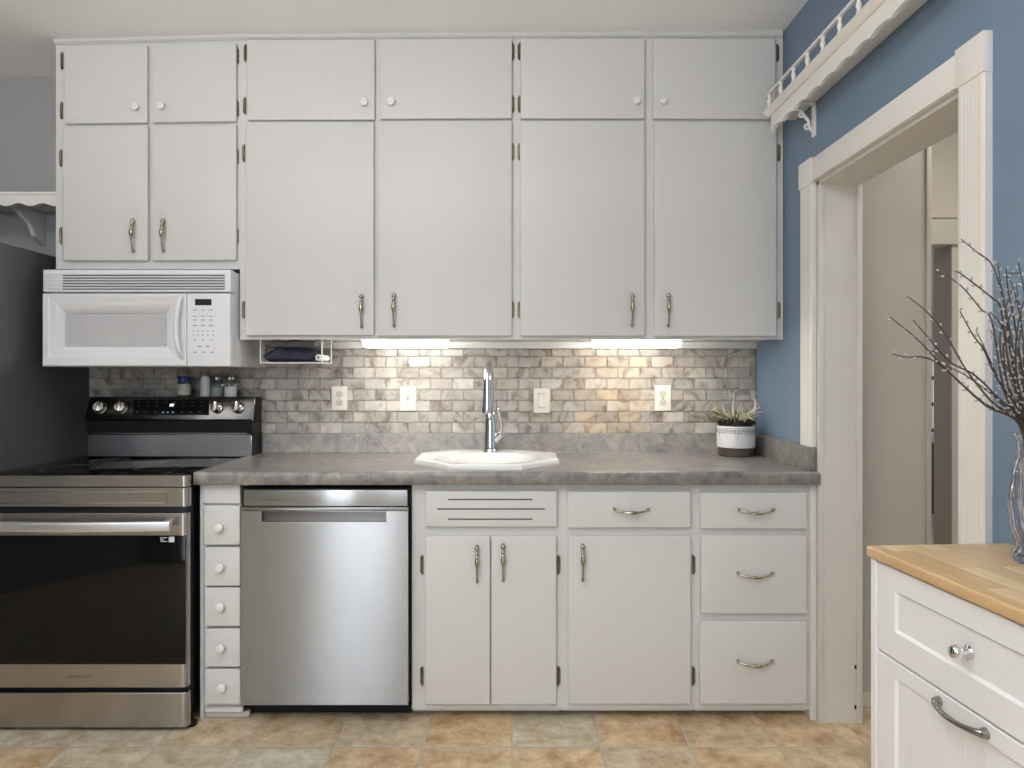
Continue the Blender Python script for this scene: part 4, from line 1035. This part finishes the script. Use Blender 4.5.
BR = [  # picture points of each stem from the mouth to the tip, and how far it leans towards (-) or away from (+) the eye
    ([(1019, 432), (981, 401), (934, 361), (905, 357), (892, 354)], .02), ([(1018, 430), (985, 405), (947, 370), (918, 340), (890, 317)], -.05),
    ([(1020, 430), (990, 400), (965, 368), (947, 337), (929, 314), (906, 295)], .06), ([(1020, 428), (995, 395), (973, 374), (950, 362), (926, 335), (913, 320)], -.02),
    ([(1022, 430), (1004, 390), (992, 322), (981, 309), (960, 285), (936, 271)], .08), ([(1024, 430), (1010, 370), (1001, 310), (992, 298), (964, 276), (955, 271)], -.06),
    ([(1024, 428), (1012, 360), (1003, 300), (992, 265), (978, 253), (961, 239)], .05), ([(1022, 430), (998, 380), (984, 350), (973, 335), (960, 311)], -.09),
    ([(1026, 430), (1015, 360), (1006, 310), (1000, 280), (998, 262)], .03), ([(1028, 430), (1022, 370), (1014, 320), (1008, 290), (1006, 268)], -.08),
    ([(1028, 430), (1024, 380), (1022, 330), (1014, 290), (1006, 274)], .09), ([(1030, 430), (1030, 370), (1026, 320), (1024, 290), (1018, 262)], -.03),
    ([(1032, 430), (1040, 370), (1040, 320), (1034, 280), (1024, 274), (1008, 273)], .06), ([(1034, 430), (1046, 360), (1060, 300), (1064, 262)], -.04),
    ([(1036, 430), (1060, 370), (1084, 320), (1102, 290)], -.08), ([(1030, 432), (1012, 400), (1004, 360), (1006, 330), (1016, 300)], -.12),
    ([(1022, 430), (1000, 402), (978, 384), (960, 372), (944, 366)], .11), ([(1028, 430), (1016, 395), (1000, 350), (990, 330)], .12),
    ([(1022, 430), (1008, 385), (1000, 345), (1004, 315), (1012, 290)], .02), ([(1026, 430), (1018, 385), (1016, 345), (1020, 315), (1024, 300)], -.10)]
BR += [([(1026, 430), (1014, 378), (1008, 335), (998, 300)], .04), ([(1028, 430), (1020, 392), (1010, 350), (1001, 325), (990, 312)], -.05), ([(1024, 430), (1006, 396), (990, 360), (976, 330)], .07), ([(1030, 430), (1024, 395), (1018, 355), (1021, 320), (1016, 285)], .08)]
rd = random.Random(11)
for k, (pp, lean) in enumerate(BR):
    n = len(pp); pts = []
    for i, (px, py) in enumerate(pp):
        z_ = Zv + lean * (i / (n - 1)); p = Vector((U(px, z_), YD(z_), V(py, z_)))
        if p.x > XR - .012: p.x = XR - .012
        pts.append(p)
    a = 2 * PI * k / len(BR); mouth = Vector((vc.x + .030 * math.cos(a), vc.y + .030 * math.sin(a), vc.z + .235)); foot = Vector((vc.x - .022 * math.cos(a), vc.y - .022 * math.sin(a), vc.z + .018))
    mouth.x = min(max(pts[0].x, vc.x - .031), vc.x + .031)
    mouth.y = vc.y + (.012 if lean > 0 else -.012) * min(1, abs(lean) * 12)
    w = spline([foot, mouth] + pts[1:], 7); m_ = len(w)
    root = tag(obj('willow_branch', (lambda b: (tube(b, w, [.0024 - .0015 * i / (m_ - 1) for i in range(m_)], 7), b)[1])(nb()), M['bark'], None, foot),
        'thin brown pussy willow branch standing in the glass vase', 'branch', 'pussy willow branches in the vase')
    bm_c = nb(); acc = 0; side = 1
    for i in range(10, m_):
        acc += (w[i] - w[i - 1]).length
        if acc > .0105:
            acc = 0; side = -side; d = (w[i] - w[i - 1]).normalized(); o_ = d.cross(Vector((0, 1, 0))); o_ = (o_.normalized() if o_.length > .01 else Vector((1, 0, 0))) * side
            o_ = (o_ + Vector((0, rd.uniform(-.9, .9), 0))).normalized(); ax_ = (d * 1.1 + o_ * .7).normalized(); L2 = rd.uniform(.0045, .0078); q0 = w[i] + o_ * .002
            tube(bm_c, [q0, q0 + ax_ * L2 * .25, q0 + ax_ * L2 * .6, q0 + ax_ * L2 * .9, q0 + ax_ * L2], [.0009, .0017, .0020, .0014, .0005], 6)
    c_ = obj('catkins', bm_c, M['catkin'], root); c_['kind'] = 'stuff'

# ------------------------------------------------------------------ light
def area(name, loc, rot, sx, sy, energy, col=(1, 1, 1)):
    l = bpy.data.lights.new(name, 'AREA'); l.shape = 'RECTANGLE'; l.size = sx; l.size_y = sy; l.energy = energy; l.color = col
    o = bpy.data.objects.new(name, l); COL.objects.link(o); o.location = loc; o.rotation_euler = rot; return o
for k, (x0, x1, z0, z1) in enumerate(WIN):                # daylight entering at the two windows behind the viewer
    area('window_daylight', ((x0 + x1) / 2, YF + .02, (z0 + z1) / 2), (PI / 2, 0, 0), x1 - x0, z1 - z0, (38, 13)[k], (.86, .93, 1))
area('unseen_ceiling_light', (-.4, -2.0, ZC - .03), (0, 0, 0), .9, .9, 9, (1, .985, .97))
area('unseen_ceiling_light', (-.6, -4.4, ZC - .03), (0, 0, 0), .9, .9, 12, (1, .985, .97))  # unseen, added behind the viewer to even out the light
area('added_uplight', (-1.15, -3.5, 1.75), (PI, 0, 0), .6, .6, 135, (1, .99, .975))  # added without a fixture: brightens the ceiling and the dishwasher's reflected band
area('passage_fill', (1.95, -.75, ZC - .03), (0, 0, 0), .5, .5, 11.5, (1, .93, .84))  # fill added to light the passage, no lamp known there
area('far_room_fill', (3.0, 1.5, ZC - .03), (0, 0, 0), .6, .6, 7, (1, .95, .9))  # unseen fill, put in so the far room is not dark
W = bpy.data.worlds.new('world'); S.world = W; W.use_nodes = True
W.node_tree.nodes['Background'].inputs[0].default_value = (.85, .92, 1, 1); W.node_tree.nodes['Background'].inputs[1].default_value = .6
